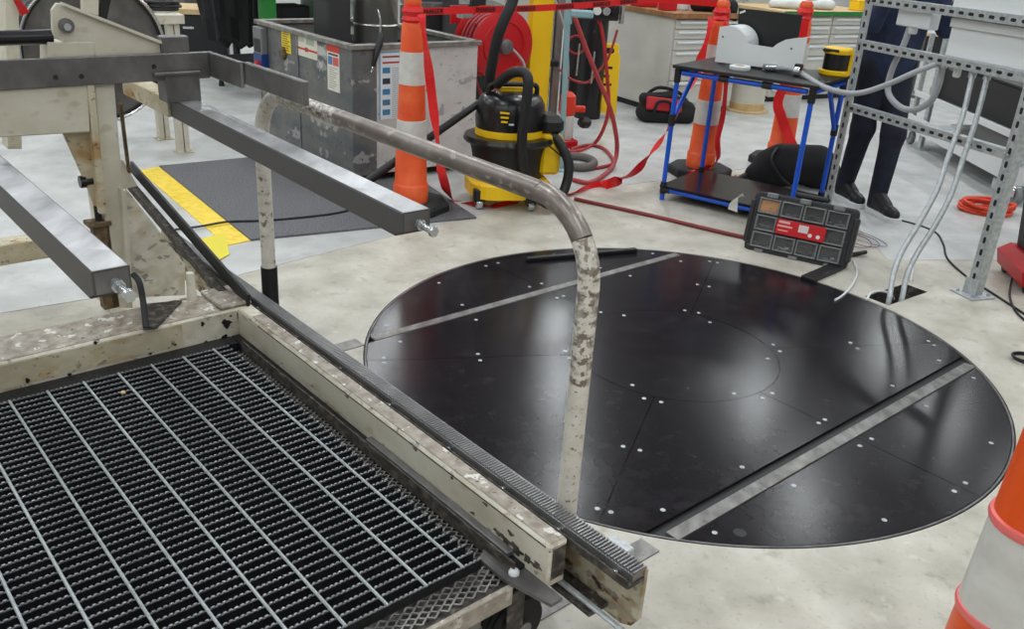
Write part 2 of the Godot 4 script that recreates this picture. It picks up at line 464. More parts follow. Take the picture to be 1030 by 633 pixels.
	M.ply = tex_mat(noise_img(90, 0.03, [[0.0, rgb(190, 160, 112)], [1.0, rgb(216, 190, 146)]], 128, 4), 0.5, 0.6)
	M.green = flat_mat(rgb(34, 122, 48), 0.45)
	M.navy = tex_mat(noise_img(91, 0.03, [[0.0, rgb(26, 34, 58)], [1.0, rgb(42, 52, 84)]], 128, 4), 0.3, 0.9)
	M.denim = tex_mat(noise_img(92, 0.03, [[0.0, rgb(20, 23, 36)], [1.0, rgb(34, 38, 54)]], 128, 4), 0.3, 0.9)
	M.skin = flat_mat(rgb(206, 160, 132), 0.55)
	M.hair = flat_mat(rgb(46, 34, 26), 0.7)
	M.mat = tex_mat(noise_img(93, 0.22, [[0.0, rgb(62, 62, 66)], [0.5, rgb(94, 94, 98)], [1.0, rgb(150, 150, 154)]], 512, 2), 1.1, 0.7, 0.0, bumps(11, 0.2), 0.5)  # pale speckle puts reflected light into the colour
	M.tank_paint = tex_mat(noise_img(94, 0.008, [[0.0, rgb(84, 89, 97)], [0.42, rgb(100, 103, 106)], [0.55, rgb(116, 116, 113)], [1.0, rgb(126, 124, 118)]], 512, 5, 0, 1.0, [[95, 0.01, 0.76, 0.8, rgb(198, 198, 196), 5], [101, 0.03, 0.8, 0.83, rgb(66, 72, 84), 4]]), 1.2, 0.45, 0.1)
	M.tank_bare = tex_mat(noise_img(96, 0.01, [[0.0, rgb(190, 187, 184)], [0.5, rgb(208, 205, 202)], [1.0, rgb(220, 218, 215)]], 512, 5, 0, 1.0, [[97, 0.012, 0.78, 0.81, rgb(96, 104, 118), 5], [98, 0.05, 0.86, 0.9, rgb(40, 44, 52), 3]]), 1.2, 0.5, 0.1)
	M.tank_rim = tex_mat(noise_img(99, 0.04, [[0.0, rgb(110, 106, 100)], [1.0, rgb(180, 178, 172)]], 128, 4), 0.4, 0.45, 0.4)
	M.soot = flat_mat(rgb(52, 52, 52), 0.7)
	M.stainless = flat_mat(rgb(186, 184, 178), 0.28, 0.9)
	M.clear = flat_mat(Color(0.5, 0.52, 0.53, 0.05), 0.1)
	M.clear.transparency = BaseMaterial3D.TRANSPARENCY_ALPHA
	M.case_grey = flat_mat(rgb(120, 121, 122), 0.5)
	M.case_black = flat_mat(rgb(40, 40, 42), 0.55)
	M.lamp = flat_mat(Color.WHITE, 0.5)
	M.lamp.emission_enabled = true
	M.lamp.emission = Color(0.97, 0.99, 1.0)
	M.lamp.emission_energy_multiplier = 9.0
	M.paper = flat_mat(rgb(232, 230, 222), 0.7)

# Two rows of long fittings hang over the hall; their streaks lie on the glossy turntable.
func ceiling_lights() -> void:
	var k := 0
	for x in [-8.8, -5.6, -2.4, 0.9, 4.3, 7.5]:
		for z in [4.0, 0.6, -3.4, -7.0, -10.7, -13.6, -16.2]:
			var t := thing("ceiling_light", "long white ceiling light fitting hanging above the workshop floor", "ceiling light", Vector3(x, 5.75, z), 0, "ceiling lights of the hall")
			part(Sh.new().box(Vector3(0, 0.03, 0), Vector3(0.24, 0.06, 1.5), 0.01), "housing", M.white, t)
			part(Sh.new().box(Vector3(0, -0.006, 0), Vector3(0.18, 0.012, 1.44), 0.004), "diffuser", M.lamp, t)
			part(Sh.new().span(Vector3(-0.008, 0.06, -0.5), Vector3(0.008, 0.25, -0.484)), "hanger", M.bright, t)
			part(Sh.new().span(Vector3(-0.008, 0.06, 0.484), Vector3(0.008, 0.25, 0.5)), "hanger", M.bright, t)
			var a := AreaLight3D.new()
			a.name = "glow"
			t.add_child(a)
			a.position = Vector3(0, -0.02, 0)
			a.rotation_degrees.x = -90
			a.area_size = Vector2(0.18, 1.44)
			a.light_energy = 4.7
			a.light_color = Color(0.97, 0.99, 1.0)
			a.area_range = 40.0
			a.area_attenuation = 2.0
			a.shadow_enabled = true
			k += 1

func room() -> void:
	var X := 11.0
	var z0 := -19.0
	var z1 := 7.0
	# the slab, with the round pit of the turntable and the cable trench cut out
	var f := CSGCombiner3D.new()
	f.name = "floor"
	f.set_meta("kind", "structure")
	add_child(f)
	var slab := CSGBox3D.new()
	slab.name = "slab"
	slab.size = Vector3(2 * X, 0.4, z1 - z0)
	slab.position = Vector3(0, -0.2, (z0 + z1) / 2)
	slab.material = M.concrete
	f.add_child(slab)
	var pit := CSGCylinder3D.new()
	pit.name = "pit"
	pit.operation = CSGShape3D.OPERATION_SUBTRACTION
	pit.radius = TR + 0.009; pit.height = 0.3; pit.sides = 160
	pit.position = TT + Vector3(0, 0.02, 0)
	pit.material = M.grime
	f.add_child(pit)
	var tr := CSGBox3D.new()
	tr.name = "trench"
	tr.operation = CSGShape3D.OPERATION_SUBTRACTION
	tr.size = Vector3(0.13, 0.3, 0.36)
	var te := G(902, 296)
	tr.position = te
	tr.rotation_degrees.y = -52
	tr.material = M.grime
	f.add_child(tr)
	# grey sealed coat, two millimetres thick, around the bare apron
	var ap := []
	for q in [Vector2(-40, 322), Vector2(120, 296), Vector2(240, 277), Vector2(420, 231), Vector2(560, 196), Vector2(760, 168), Vector2(850, 215), Vector2(893, 262), Vector2(1000, 262), Vector2(1090, 300)]:
		var g := G(q.x, q.y)
		ap.append(Vector2(g.x, g.z))
	var poly := PackedVector2Array([Vector2(-X, z0), Vector2(X, z0), Vector2(X, ap[-1].y)])
	for i in range(ap.size() - 1, -1, -1): poly.append(ap[i])
	poly.append(Vector2(-X, ap[0].y))
	var flip := PackedVector2Array()
	for q in poly: flip.append(Vector2(q.x, -q.y))
	setting(Sh.new().prism(flip, 0.0, 0.002, laid()), "floor_coating", M.coat)
	for w in [["wall_back", Vector3(0, 3, z0 - 0.1), Vector3(2 * X + 0.4, 6.4, 0.2)], ["wall_front", Vector3(0, 3, z1 + 0.1), Vector3(2 * X + 0.4, 6.4, 0.2)], ["wall_left", Vector3(-X - 0.1, 3, (z0 + z1) / 2), Vector3(0.2, 6.4, z1 - z0)], ["wall_right", Vector3(X + 0.1, 3, (z0 + z1) / 2), Vector3(0.2, 6.4, z1 - z0)]]:
		setting(Sh.new().box(w[1], w[2]), w[0], M.wall)
	setting(Sh.new().box(Vector3(0, 6.1, (z0 + z1) / 2), Vector3(2 * X + 0.4, 0.2, z1 - z0 + 0.4)), "ceiling", M.ceiling)
	# steel guide rails let into the floor on both sides of the turntable, in line with its strips
	for r in [["trim_1", -0.272, -1.4, 0.62], ["trim_2", 1.322, -1.4, 0.60], ["trim_3", -0.272, 2.69, 3.4], ["trim_4", 1.322, 2.69, 2.9]]:
		if r[0] in ["trim_3", "trim_4"]: continue
		var o := setting(Sh.new().box(Vector3((r[2] + r[3]) / 2, 0.0015, r[1]), Vector3(r[3] - r[2], 0.005, 0.07), 0.001), r[0], M.strip)
		o.transform = cart_frame

func turntable() -> void:
	var t := thing("turntable", "round black turntable of screwed plates set flush into the concrete floor", "turntable", TT, TURN)
	# local x along the strips, local z across them
	part(Sh.new().lathe([Vector2(0, -0.09), Vector2(TR - 0.01, -0.09), Vector2(TR - 0.01, -0.012), Vector2(0, -0.012)], Transform3D(), 96), "base_disc", M.black, t)
	part(Sh.new().lathe([Vector2(TR - 0.003, -0.05), Vector2(TR + 0.004, -0.05), Vector2(TR + 0.004, 0.0005), Vector2(TR - 0.003, 0.0005), Vector2(TR - 0.003, -0.05)], Transform3D(), 128), "rim", M.mill, t)
	var whole := disc2(Vector2(), TR - 0.005, 144)
	var zin0 := 0.521 - (-0.249)     # inner edge of far strip (negative z side)
	var zin1 := 1.272 - 0.521
	var core := Geometry2D.intersect_polygons(whole, PackedVector2Array([Vector2(-2, -zin0), Vector2(2, -zin0), Vector2(2, zin1), Vector2(-2, zin1)]))[0]
	var hub_r := 0.43
	var plates := []
	var angs := [30.0, 90.0, 150.0, 210.0, 270.0, 330.0]
	for i in 6:
		var a0 := deg_to_rad(angs[i])
		var a1 := deg_to_rad(angs[(i + 1) % 6])
		if a1 < a0: a1 += TAU
		var wedge := PackedVector2Array([Vector2()])
		for k in 13: wedge.append(Vector2.from_angle(lerpf(a0, a1, k / 12.0)) * 2.2)
		var q: PackedVector2Array = Geometry2D.intersect_polygons(core, wedge)[0]
		q = Geometry2D.clip_polygons(q, disc2(Vector2(), hub_r, 72))[0]
		plates.append(q)
	plates.append(disc2(Vector2(), hub_r, 72))
	var zo0 := 0.521 + 0.296
	var zo1 := 1.360 - 0.521
	for s in [-1.0, 1.0]:
		for c in [[-2.0, -0.0], [0.0, 2.0]]:
			var zz: float = zo0 if s < 0 else zo1
			var q := Geometry2D.intersect_polygons(whole, PackedVector2Array([Vector2(c[0], s * zz), Vector2(c[1], s * zz), Vector2(c[1], s * 2), Vector2(c[0], s * 2)]))[0]
			plates.append(q)
	for q in plates:
		var ins := Geometry2D.offset_polygon(q, -0.0013)[0]
		var fl := PackedVector2Array()
		for v in ins: fl.append(Vector2(v.x, -v.y))
		part(Sh.new().prism(fl, -0.012, 0.0, laid()), "plate", M.black_plate, t)
	# strips
	for r in [[-0.796, 0.043], [0.8105, 0.047]]:
		var hl := sqrt((TR - 0.006) * (TR - 0.006) - 0.80 * 0.80)
		part(Sh.new().box(Vector3(0, -0.004, r[0]), Vector3(hl * 2 - 0.03, 0.011, r[1]), 0.001), "guide_strip", M.strip, t)
	# screws: round the hub, along the seams, along the rim
	var sc := Sh.new().lathe([Vector2(0.0085, -0.004), Vector2(0.0085, 0.0008), Vector2(0.006, 0.0016), Vector2(0.002, 0.0012), Vector2(0, 0.0012)], Transform3D(), 10).mesh()
	var spots := []
	for k in 6:
		var a := deg_to_rad(k * 60.0 + 30.0)
		for d in [-0.07, 0.07]: spots.append(Vector2.from_angle(a + d) * (hub_r + 0.035))
		spots.append(Vector2.from_angle(a + 0.25) * (hub_r - 0.04))
		var away: float = 1.21 if absf(sin(a)) < 0.8 else 0.70
		for d in [-0.03, 0.03]: spots.append(Vector2.from_angle(a + d * 0.7 / away) * away)
		if away > 1.0:
			for d in [-0.035, 0.035]: spots.append(Vector2.from_angle(a + d) * 0.83)
	for s in [-1.0, 1.0]:
		var zz: float = 0.875 * s
		for x in [-0.86, -0.45, -0.04, 0.04, 0.45, 0.86]: spots.append(Vector2(x, zz))
		for x in [-0.9, -0.5, 0.5, 0.9]: spots.append(Vector2(x, 0.71 * s))
		for x in [-0.04, 0.04]: spots.append(Vector2(x, 1.21 * s))
		for x in [-0.38, 0.38]: spots.append(Vector2(x, 1.15 * s))
	for q in spots:
		var o := part(sc, "screw", M.zinc, t)
		o.position = Vector3(q.x, 0, q.y)
	var hole := CH(744, 536, 0.0)
	part(Sh.new().lathe([Vector2(0.02, 0.0003), Vector2(0.018, 0.0012), Vector2(0.014, 0.0006), Vector2(0.0, 0.0004)], Transform3D(Basis(), Vector3(hole.x - 1.66, 0, hole.z - 0.521)), 20), "lifting_eye", M.black, t)

# ------------------------------------------------------------------ the platform cart, in its own axes: x across, y up, z towards the fork tips
func cart() -> void:
	var t := thing("platform_cart", "old cream painted steel platform cart with chipped paint, toothed rack and handrail", "cart", CART, TURN)
	# far cross beam: a wide channel
	var cb := part(Sh.new().span(Vector3(-1.7, 0.18, -0.276), Vector3(0.092, 0.355, -0.092), 0.006), "cross_beam", M.cream_chip, t, "cream cross beam with rust stains")
	part(Sh.new().span(Vector3(-1.7, 0.355, -0.27), Vector3(0.03, 0.3575, -0.10)), "worn_top", M.beam_top, cb)
	part(Sh.new().span(Vector3(-1.7, 0.27, -0.0925), Vector3(-0.16, 0.345, -0.0905)), "stained_face", M.cream_rust, cb)
	# near-side beam: box section with an open end
	var sb := part(Sh.new().span(Vector3(0.034, 0.24, -0.092), Vector3(0.089, 0.357, 1.475), 0.006), "side_beam", M.cream_chip, t)
	part(Sh.new().span(Vector3(0.042, 0.357, 0.0), Vector3(0.083, 0.3595, 1.47), 0.001), "worn_top", M.beam_top, sb)
	part(Sh.new().span(Vector3(0.0325, 0.283, -0.09), Vector3(0.0342, 0.346, 1.47)), "face", M.cream, sb)
	part(Sh.new().span(Vector3(0.042, 0.262, 1.4745), Vector3(0.082, 0.345, 1.476)), "open_end", M.grime, sb)
	part(Sh.new().span(Vector3(0.0328, 0.3465, 0.06), Vector3(0.0345, 0.3495, 1.46)), "paint_crack", M.grime, sb)
	# bare black spots where the paint has come off
	var flake := func(cx: float, cy: float, r: float, sd: int) -> Sh:
		var o := PackedVector2Array()
		for k in 18: o.append(Vector2(cx, cy) + Vector2.from_angle(TAU * k / 18) * r * (0.9 + 0.25 * sin(k * 0.9 + sd) + 0.12 * sin(k * 2.3 + sd)))
		return Sh.new().prism(o, -0.0905, -0.0896)
	for q in [[228, 325.5, 0.017], [204, 326, 0.008], [226, 339, 0.010], [176, 347, 0.005], [207, 344, 0.005], [151, 356, 0.005], [70, 377, 0.006], [28, 383, 0.008], [232, 318, 0.004], [96, 345, 0.006]]:
		var c := CV(q[0], q[1], -0.09)
		part(flake.call(c.x, c.y, q[2], int(q[0])), "bare_spot", M.black, cb)
	for q in [[1.30, 0.290, 0.010], [1.33, 0.286, 0.014], [1.37, 0.284, 0.017], [1.41, 0.282, 0.013], [1.345, 0.315, 0.008], [1.44, 0.284, 0.012], [0.96, 0.343, 0.006], [1.12, 0.342, 0.005], [0.62, 0.343, 0.006], [0.42, 0.287, 0.004], [1.25, 0.341, 0.006], [1.205, 0.288, 0.006]]:
		var o := PackedVector2Array()
		for k in 18: o.append(Vector2(q[0], q[1]) + Vector2.from_angle(TAU * k / 18) * Vector2(1.5, 0.8) * q[2] * (0.85 + 0.3 * sin(k * 0.9 + q[0] * 20.0) + 0.15 * sin(k * 2.3 + q[0] * 9.0)))
		part(Sh.new().prism(o, -0.0324, -0.0316, Transform3D(Basis(Vector3.BACK, Vector3.UP, Vector3.LEFT), Vector3())), "bare_spot", M.grime, sb)
	# ledge beside the grating
	part(Sh.new().span(Vector3(0.002, 0.225, -0.09), Vector3(0.034, 0.262, 1.40), 0.002), "ledge", M.dark_bar, t)
	part(Sh.new().span(Vector3(-0.002, 0.24, 0.0), Vector3(0.004, 0.281, 1.40), 0.001), "angle_lip", M.grime, t)
	part(Sh.new().span(Vector3(0.012, 0.262, 0.75), Vector3(0.034, 0.278, 1.36), 0.003), "weld_strip", M.steel, t)
	part(Sh.new().span(Vector3(-1.7, 0.225, -0.092), Vector3(0.0, 0.262, -0.03), 0.002), "ledge", M.dark_bar, t)
	# deck pan and expanded metal
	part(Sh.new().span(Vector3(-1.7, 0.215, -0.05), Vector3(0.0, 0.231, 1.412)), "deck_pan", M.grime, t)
	var ex := Sh.new()
	var strands := func(x0: float, x1: float, z_0: float, z_1: float):
		var px := 0.034
		var pz := 0.020
		var i := 0
		var x := x0
		while x < x1:
			var z := z_0
			while z < z_1:
				for s in [-1.0, 1.0]:
					ex.bar(Vector3(x, 0.2375 + 0.002 * s, z), Vector3(x + px * 0.5, 0.2375 - 0.002 * s, z + s * pz * 0.5), 0.0042, 0.0035)
					ex.bar(Vector3(x + px * 0.5, 0.2375 - 0.002 * s, z + s * pz * 0.5), Vector3(x + px, 0.2375 + 0.002 * s, z), 0.0042, 0.0035)
				z += pz
			x += px
	strands.call(-0.98, -0.03, 1.345, 1.405)
	strands.call(-0.05, 0.0, 0.02, 1.345)
	var xm := part(ex, "expanded_metal", M.strip, t)
	xm.set_meta("kind", "stuff")
	part(Sh.new().span(Vector3(-1.7, 0.19, 1.41), Vector3(-0.02, 0.241, 1.424), 0.002), "deck_edge", M.beam_top, t)
	# corner plate with its bolt
	var cp := part(Sh.new().prism(PackedVector2Array([Vector2(-0.03, -1.31), Vector2(0.034, -1.27), Vector2(0.034, -1.525), Vector2(0.0, -1.525), Vector2(-0.03, -1.40)]), 0.243, 0.252, laid()), "corner_plate", M.mill, t)
	part(Sh.new().lathe([Vector2(0.013, 0.252), Vector2(0.013, 0.258), Vector2(0.009, 0.263), Vector2(0, 0.264)], Transform3D(Basis(), Vector3(0.0, 0, 1.40)), 14), "bolt_head", M.white, cp)
	# outer web, toothed rack on top of it
	var web := PackedVector2Array([Vector2(-1.1, 0.35), Vector2(-1.1, 0.17), Vector2(1.60, 0.17), Vector2(1.63, 0.185), Vector2(1.648, 0.215), Vector2(1.648, 0.35)])
	var wf := Transform3D(Basis(Vector3.BACK, Vector3.UP, Vector3.LEFT), Vector3())
	part(Sh.new().prism(web, -0.162, -0.152, wf), "outer_web", M.rust_plate, t, "rusty outer side plate")
	part(Sh.new().span(Vector3(0.089, 0.19, -0.6), Vector3(0.152, 0.202, 1.56), 0.002), "bottom_flange", M.grime, t)
	part(Sh.new().span(Vector3(0.098, 0.202, 0.6), Vector3(0.114, 0.214, 1.74), 0.004), "guide_bar", M.zinc, t)
	part(Sh.new().span(Vector3(0.097, 0.326, -0.9), Vector3(0.101, 0.349, 1.648), 0.0015), "rack_lip", M.grime, t)
	part(Sh.new().span(Vector3(0.101, 0.325, -0.9), Vector3(0.152, 0.333, 1.648)), "rack_seat", M.grime, t)
	var rk := part(Sh.new().span(Vector3(0.117, 0.333, -0.9), Vector3(0.160, 0.352, 1.645), 0.001), "rack", M.steel, t, "grey toothed steel rack")
	var teeth := Sh.new()
	var pitch := 0.00942
	var z := -0.895
	while z < 1.64:
		var ty := Transform3D(Basis(Vector3.BACK, Vector3.UP, Vector3.LEFT), Vector3(0.1385, 0.352, z))
		teeth.prism(PackedVector2Array([Vector2(0, 0), Vector2(pitch * 0.72, 0), Vector2(pitch * 0.5, 0.0065), Vector2(pitch * 0.22, 0.0065)]), -0.0205, 0.0205, ty)
		z += pitch
	part(teeth, "teeth", M.steel, rk).set_meta("kind", "stuff")
	var bolt := Sh.new().lathe([Vector2(0.0075, 0), Vector2(0.0075, 0.006), Vector2(0.005, 0.008), Vector2(0, 0.008)], Transform3D(), 8).mesh()
	for zz in [-0.5, -0.1, 0.18, 0.45, 0.72, 1.0, 1.22, 1.42, 1.6]:
		part(bolt, "bolt_head", M.bright, rk).position = Vector3(0.1095, 0.333, zz)
		part(bolt, "bolt_head", M.bright, rk).position = Vector3(0.1645, 0.334, zz - 0.04)
	part(Sh.new().span(Vector3(0.162, 0.30, -0.9), Vector3(0.172, 0.347, 1.60), 0.001), "rack_backing", M.steel, t)
	# handrail
	var hu := 0.205
	var path := bend([Vector3(hu, 0.16, 1.352), Vector3(hu, 1.062, 1.352), Vector3(hu, 1.062, -0.196), Vector3(hu, 0.33, -0.196)], 0.17, 10)
	var n := path.size()
	var q0: Vector3 = path[11]
	var q1: Vector3 = path[12]
	var hr := part(Sh.new().tube([path[0], Vector3(hu, 0.66, 1.352)], 0.0245, 20), "handrail", M.rail_paint, t, "bent pipe handrail with chipped white paint")
	part(Sh.new().tube([Vector3(hu, 0.66, 1.352)] + path.slice(1, 6), 0.0245, 20), "chipped_post", M.rail_heavy, hr)
	part(Sh.new().tube(path.slice(5, 12), 0.0245, 20), "worn_bend", M.worn_pipe, hr)
	part(Sh.new().tube([q0, q0.lerp(q1, 0.72)], 0.0245, 20), "top_rail", M.worn_pipe, hr)
	part(Sh.new().tube([q0.lerp(q1, 0.72), q1], 0.0245, 20), "chipped_rail", M.rail_heavy, hr)
	part(Sh.new().tube(path.slice(12, n), 0.0245, 20), "far_post", M.rail_paint, hr)
	part(Sh.new().tube([Vector3(hu, 0.10, -0.196), Vector3(hu, 0.44, -0.196)], 0.029, 20), "sleeve", M.black, hr)
	part(Sh.new().span(Vector3(0.162, 0.16, -0.24), Vector3(0.20, 0.24, -0.15), 0.003), "bracket", M.black, hr)
	part(Sh.new().span(Vector3(0.162, 0.16, 1.31), Vector3(0.20, 0.24, 1.40), 0.003), "bracket", M.zinc, hr)
	part(Sh.new().box(Vector3(0.24, 0.21, 1.45), Vector3(0.16, 0.035, 0.07), 0.003), "zinc_bracket", M.zinc, t)
	# wheels under the deck
	for wz in [1.375, -0.24]:
		for wx in [0.03, -1.45]:
			var ax := Transform3D(Basis(Vector3.RIGHT, -PI / 2), Vector3(wx, 0.082, wz))
			var wl := part(Sh.new().lathe([Vector2(0.02, -0.028), Vector2(0.05, -0.028), Vector2(0.072, -0.026), Vector2(0.078, -0.016), Vector2(0.074, -0.008), Vector2(0.078, 0.0), Vector2(0.074, 0.008), Vector2(0.078, 0.016), Vector2(0.072, 0.026), Vector2(0.05, 0.028), Vector2(0.02, 0.028)], ax, 28), "wheel", M.rubber, t)
			part(Sh.new().tube([ax * Vector3(0, -0.045, 0), ax * Vector3(0, 0.045, 0)], 0.021, 12), "axle", M.steel, wl)
			part(Sh.new().span(Vector3(wx - 0.06, 0.06, wz - 0.048), Vector3(wx + 0.03, 0.22, wz - 0.04), 0.002), "fork_plate", M.grime, wl)
			part(Sh.new().span(Vector3(wx - 0.06, 0.10, wz + 0.04), Vector3(wx - 0.01, 0.22, wz + 0.048), 0.002), "fork_plate", M.grime, wl)
	part(Sh.new().span(Vector3(-1.7, 0.12, 1.36), Vector3(-0.16, 0.185, 1.40), 0.003), "under_beam", M.zinc, t)
	mast(t)

func poly_px(pts: Array, v: float) -> PackedVector2Array:       # outline of a flat plate standing on the cart's cross plane v
	var o := PackedVector2Array()
	for q in pts:
		var c := CV(q[0], q[1], v)
		o.append(Vector2(c.x, c.y))
	return o
func mast(t: Node3D) -> void:
	var v := -0.31
	# post behind the cross beam
	part(Sh.new().prism(poly_px([[95, 84], [115, 84], [134, 310], [113, 310]], v), v - 0.06, v, Transform3D(), 0.003), "mast_post", M.cream, t)
	part(Sh.new().prism(poly_px([[127, 190], [186, 266], [186, 297], [128, 300]], v + 0.02), v + 0.010, v + 0.02), "mast_gusset", M.cream_chip, t)
	part(Sh.new().prism(poly_px([[121, 190], [126, 192], [133, 300], [128, 300]], v + 0.02), v - 0.02, v + 0.03), "mast_edge", M.cream, t)
	var pin := CV(192, 300, -0.25)
	part(Sh.new().lathe([Vector2(0.017, 0.33), Vector2(0.017, 0.385), Vector2(0.0145, 0.388), Vector2(0.0145, 0.452), Vector2(0.012, 0.457), Vector2(0, 0.457)], Transform3D(Basis(), Vector3(pin.x, 0, -0.24)), 16), "stop_pin", M.cream, t)
	# lever bar from the pin up to the far end of the rod
	var l0 := Vector3(0.075, 0.375, -0.09)
	var l1 := Vector3(0.075, 0.60, -1.14)
	part(Sh.new().bar(l0, l1, 0.012, 0.05, Vector3.UP, 0.002), "pedal_lever", M.black, t, "long sloping black lever bar")
	part(Sh.new().bar(l0 + Vector3(-0.03, -0.05, 0), l1 + Vector3(-0.03, -0.05, 0), 0.03, 0.03, Vector3.UP, 0.002), "lever_gap_shade", M.grime, t)  # dark bar painting in the brown shading of the gap below the lever
	part(Sh.new().span(Vector3(-0.02, 0.357, -0.275), Vector3(0.09, 0.37, -0.10), 0.004), "weld_pad", M.beam_top, t)
	var rod0 := CV(121, 104, -0.42)
	var rod1 := CV(131, 184, -0.62)
	part(Sh.new().tube([rod0, rod1], 0.0065, 10), "lever_rod", M.rust, t)
	part(Sh.new().prism(poly_px([[116, 162], [122, 160], [137, 186], [120, 190]], -0.60), -0.61, -0.585), "rod_bracket", M.cream, t)
	# bracket on the cross beam at the foot of the post
	part(Sh.new().prism(PackedVector2Array([Vector2(-0.285, 0.085), Vector2(-0.245, 0.075), Vector2(-0.10, 0.235), Vector2(-0.215, 0.27)]), 0.3575, 0.3665, laid()), "foot_plate", M.grime, t)
	var hook := [CV(134, 276, -0.2), CV(140, 284, -0.17), CV(144, 304, -0.14), CV(147, 330, -0.085)]
	part(Sh.new().tube(curve(hook, 5), 0.010, 10), "hook", M.black, t)
	# cream cross arm of the mast with its stained end flange
	part(Sh.new().prism(poly_px([[-60, 76], [88, 70], [91, 133], [-60, 142]], v + 0.01), v - 0.09, v + 0.01, Transform3D(), 0.003), "mast_arm", M.cream, t)
	part(Sh.new().prism(poly_px([[62, 131], [92, 129], [104, 212], [97, 213], [88, 188]], v - 0.02), v - 0.035, v - 0.02), "arm_gusset", M.cream_rust, t)
	part(Sh.new().prism(poly_px([[86, 84], [93, 84], [106, 214], [99, 214]], v), v - 0.06, v + 0.015), "arm_flange", M.cream_rust, t)
	part(Sh.new().prism(poly_px([[91, 84], [97, 84], [116, 262], [106, 262]], v - 0.04), v - 0.06, v - 0.03), "dark_gap", M.black, t)  # black strip painted in for the shade of the gap beside the post
	var bt := CV(82, 183, v - 0.03)
	part(Sh.new().tube([bt, bt + Vector3(0.05, 0, 0)], 0.014, 8), "arm_bolt", M.black, t)
	part(Sh.new().tube([bt + Vector3(-0.006, 0, 0), bt + Vector3(0.012, 0, 0)], 0.02, 6), "arm_bolt", M.black_gloss, t)
	var fb := CV(98, 224, v - 0.02)
	part(Sh.new().box(fb, Vector3(0.07, 0.014, 0.06), 0.002), "adjuster_plate", M.rust, t)
	part(Sh.new().tube([fb + Vector3(0.005, -0.01, 0), fb + Vector3(0.005, 0.055, 0)], 0.011, 8), "adjuster_bolt", M.black, t)
	part(Sh.new().span(Vector3(fb.x - 0.02, 0.355, fb.z - 0.02), Vector3(fb.x + 0.03, fb.y, fb.z + 0.02), 0.002), "adjuster_post", M.rust, t)
	# hub plate, shaft, and the large steel wheel behind
	part(Sh.new().prism(poly_px([[52, 10], [57, 3], [63, 4], [172, 47], [172, 64], [110, 64], [86, 50], [53, 38]], v - 0.01), v - 0.024, v - 0.01, Transform3D(), 0.002), "hub_plate", M.cream, t)
	part(Sh.new().prism(poly_px([[62, 2], [172, 45], [172, 48], [62, 5]], v - 0.01), v - 0.024, v + 0.006), "hub_plate_lip", M.cream, t)
	part(Sh.new().prism(poly_px([[49, 43], [96, 43], [96, 80], [49, 80]], v + 0.0), v - 0.09, v - 0.008, Transform3D(), 0.002), "hub_block", M.cream, t)
	var hb := CV(67, 26, v)
	part(Sh.new().tube([hb + Vector3(0, 0, -0.03), hb + Vector3(0, 0, 0.004)], 0.021, 16), "washer", M.mill, t)
	part(Sh.new().tube([hb + Vector3(0, 0, 0), hb + Vector3(-0.006, 0, 0.03)], 0.011, 6), "hub_bolt", M.bright, t)
	var sh0 := CV(52, 37, v - 0.03)
	part(Sh.new().tube([sh0, sh0 + Vector3(-0.7, 0.0, 0.0)], 0.021, 18), "shaft", M.black_gloss, t)
	var wv := -1.0
	var wc := CV(94, 51, wv)
	var wr := absf(CV(166, 51, wv).x - wc.x)
	var dx := Transform3D(Basis(Vector3.RIGHT, PI / 2), wc)
	var wh := part(Sh.new().lathe([Vector2(0, -0.012), Vector2(wr * 0.93, -0.012), Vector2(wr * 0.93, 0.014), Vector2(0, 0.014)], dx, 64), "disc_wheel", M.mill, t, "large grey steel disc wheel")
	part(Sh.new().lathe([Vector2(wr * 0.92, -0.03), Vector2(wr * 0.98, -0.03), Vector2(wr, -0.02), Vector2(wr, 0.02), Vector2(wr * 0.98, 0.03), Vector2(wr * 0.92, 0.03), Vector2(wr * 0.92, -0.03)], dx, 64), "wheel_rim", M.black_gloss, wh)
	part(Sh.new().lathe([Vector2(wr * 0.945, 0.03), Vector2(wr * 0.965, 0.033), Vector2(wr * 0.985, 0.03)], dx, 64), "rim_edge", M.bright, wh)
	for a in [1.25, 3.35, 5.45]:
		part(Sh.new().bar(wc + Vector3(cos(a) * 0.04, sin(a) * 0.04, 0.02), wc + Vector3(cos(a), sin(a), 0) * wr * 0.9 + Vector3(0, 0, 0.02), 0.03, 0.012, Vector3.BACK), "spoke", M.black, wh)
	part(Sh.new().lathe([Vector2(0.06, -0.05), Vector2(0.06, 0.05), Vector2(0.05, 0.06), Vector2(0, 0.06)], dx, 24), "boss", M.mill, wh)
	# cream uprights that carry the wheel
	part(Sh.new().prism(poly_px([[78, -160], [97, -160], [97, 15], [82, 10]], -0.48), -0.49, -0.46), "upright", M.cream, t)
	part(Sh.new().span(Vector3(wc.x - 0.04, 0.003, -1.18), Vector3(wc.x + 0.04, wc.y + 0.05, -1.10), 0.004), "wheel_column", M.cream, t)
	part(Sh.new().tube([wc + Vector3(0, 0, -0.12), wc], 0.025, 14), "wheel_axle", M.mill, t)
	part(Sh.new().prism(poly_px([[4, -100], [16, -100], [22, 150], [8, 150]], -0.75), -0.83, -0.75), "upright", M.cream, t)
	part(Sh.new().prism(poly_px([[14, 0], [20, 0], [30, 12], [22, 16]], -0.74), -0.76, -0.74), "red_tag", M.red, t)
	# low stained beams of the chassis behind the grating
	var lowz := CH(2, 247, 0.32).z
	part(Sh.new().span(Vector3(-1.7, 0.235, lowz - 0.10), Vector3(-0.22, 0.32, lowz), 0.004), "chassis_beam", M.cream_rust, t)
	part(Sh.new().span(Vector3(-0.235, 0.22, -1.2), Vector3(-0.185, 0.30, -0.27), 0.004), "chassis_beam", M.cream, t)

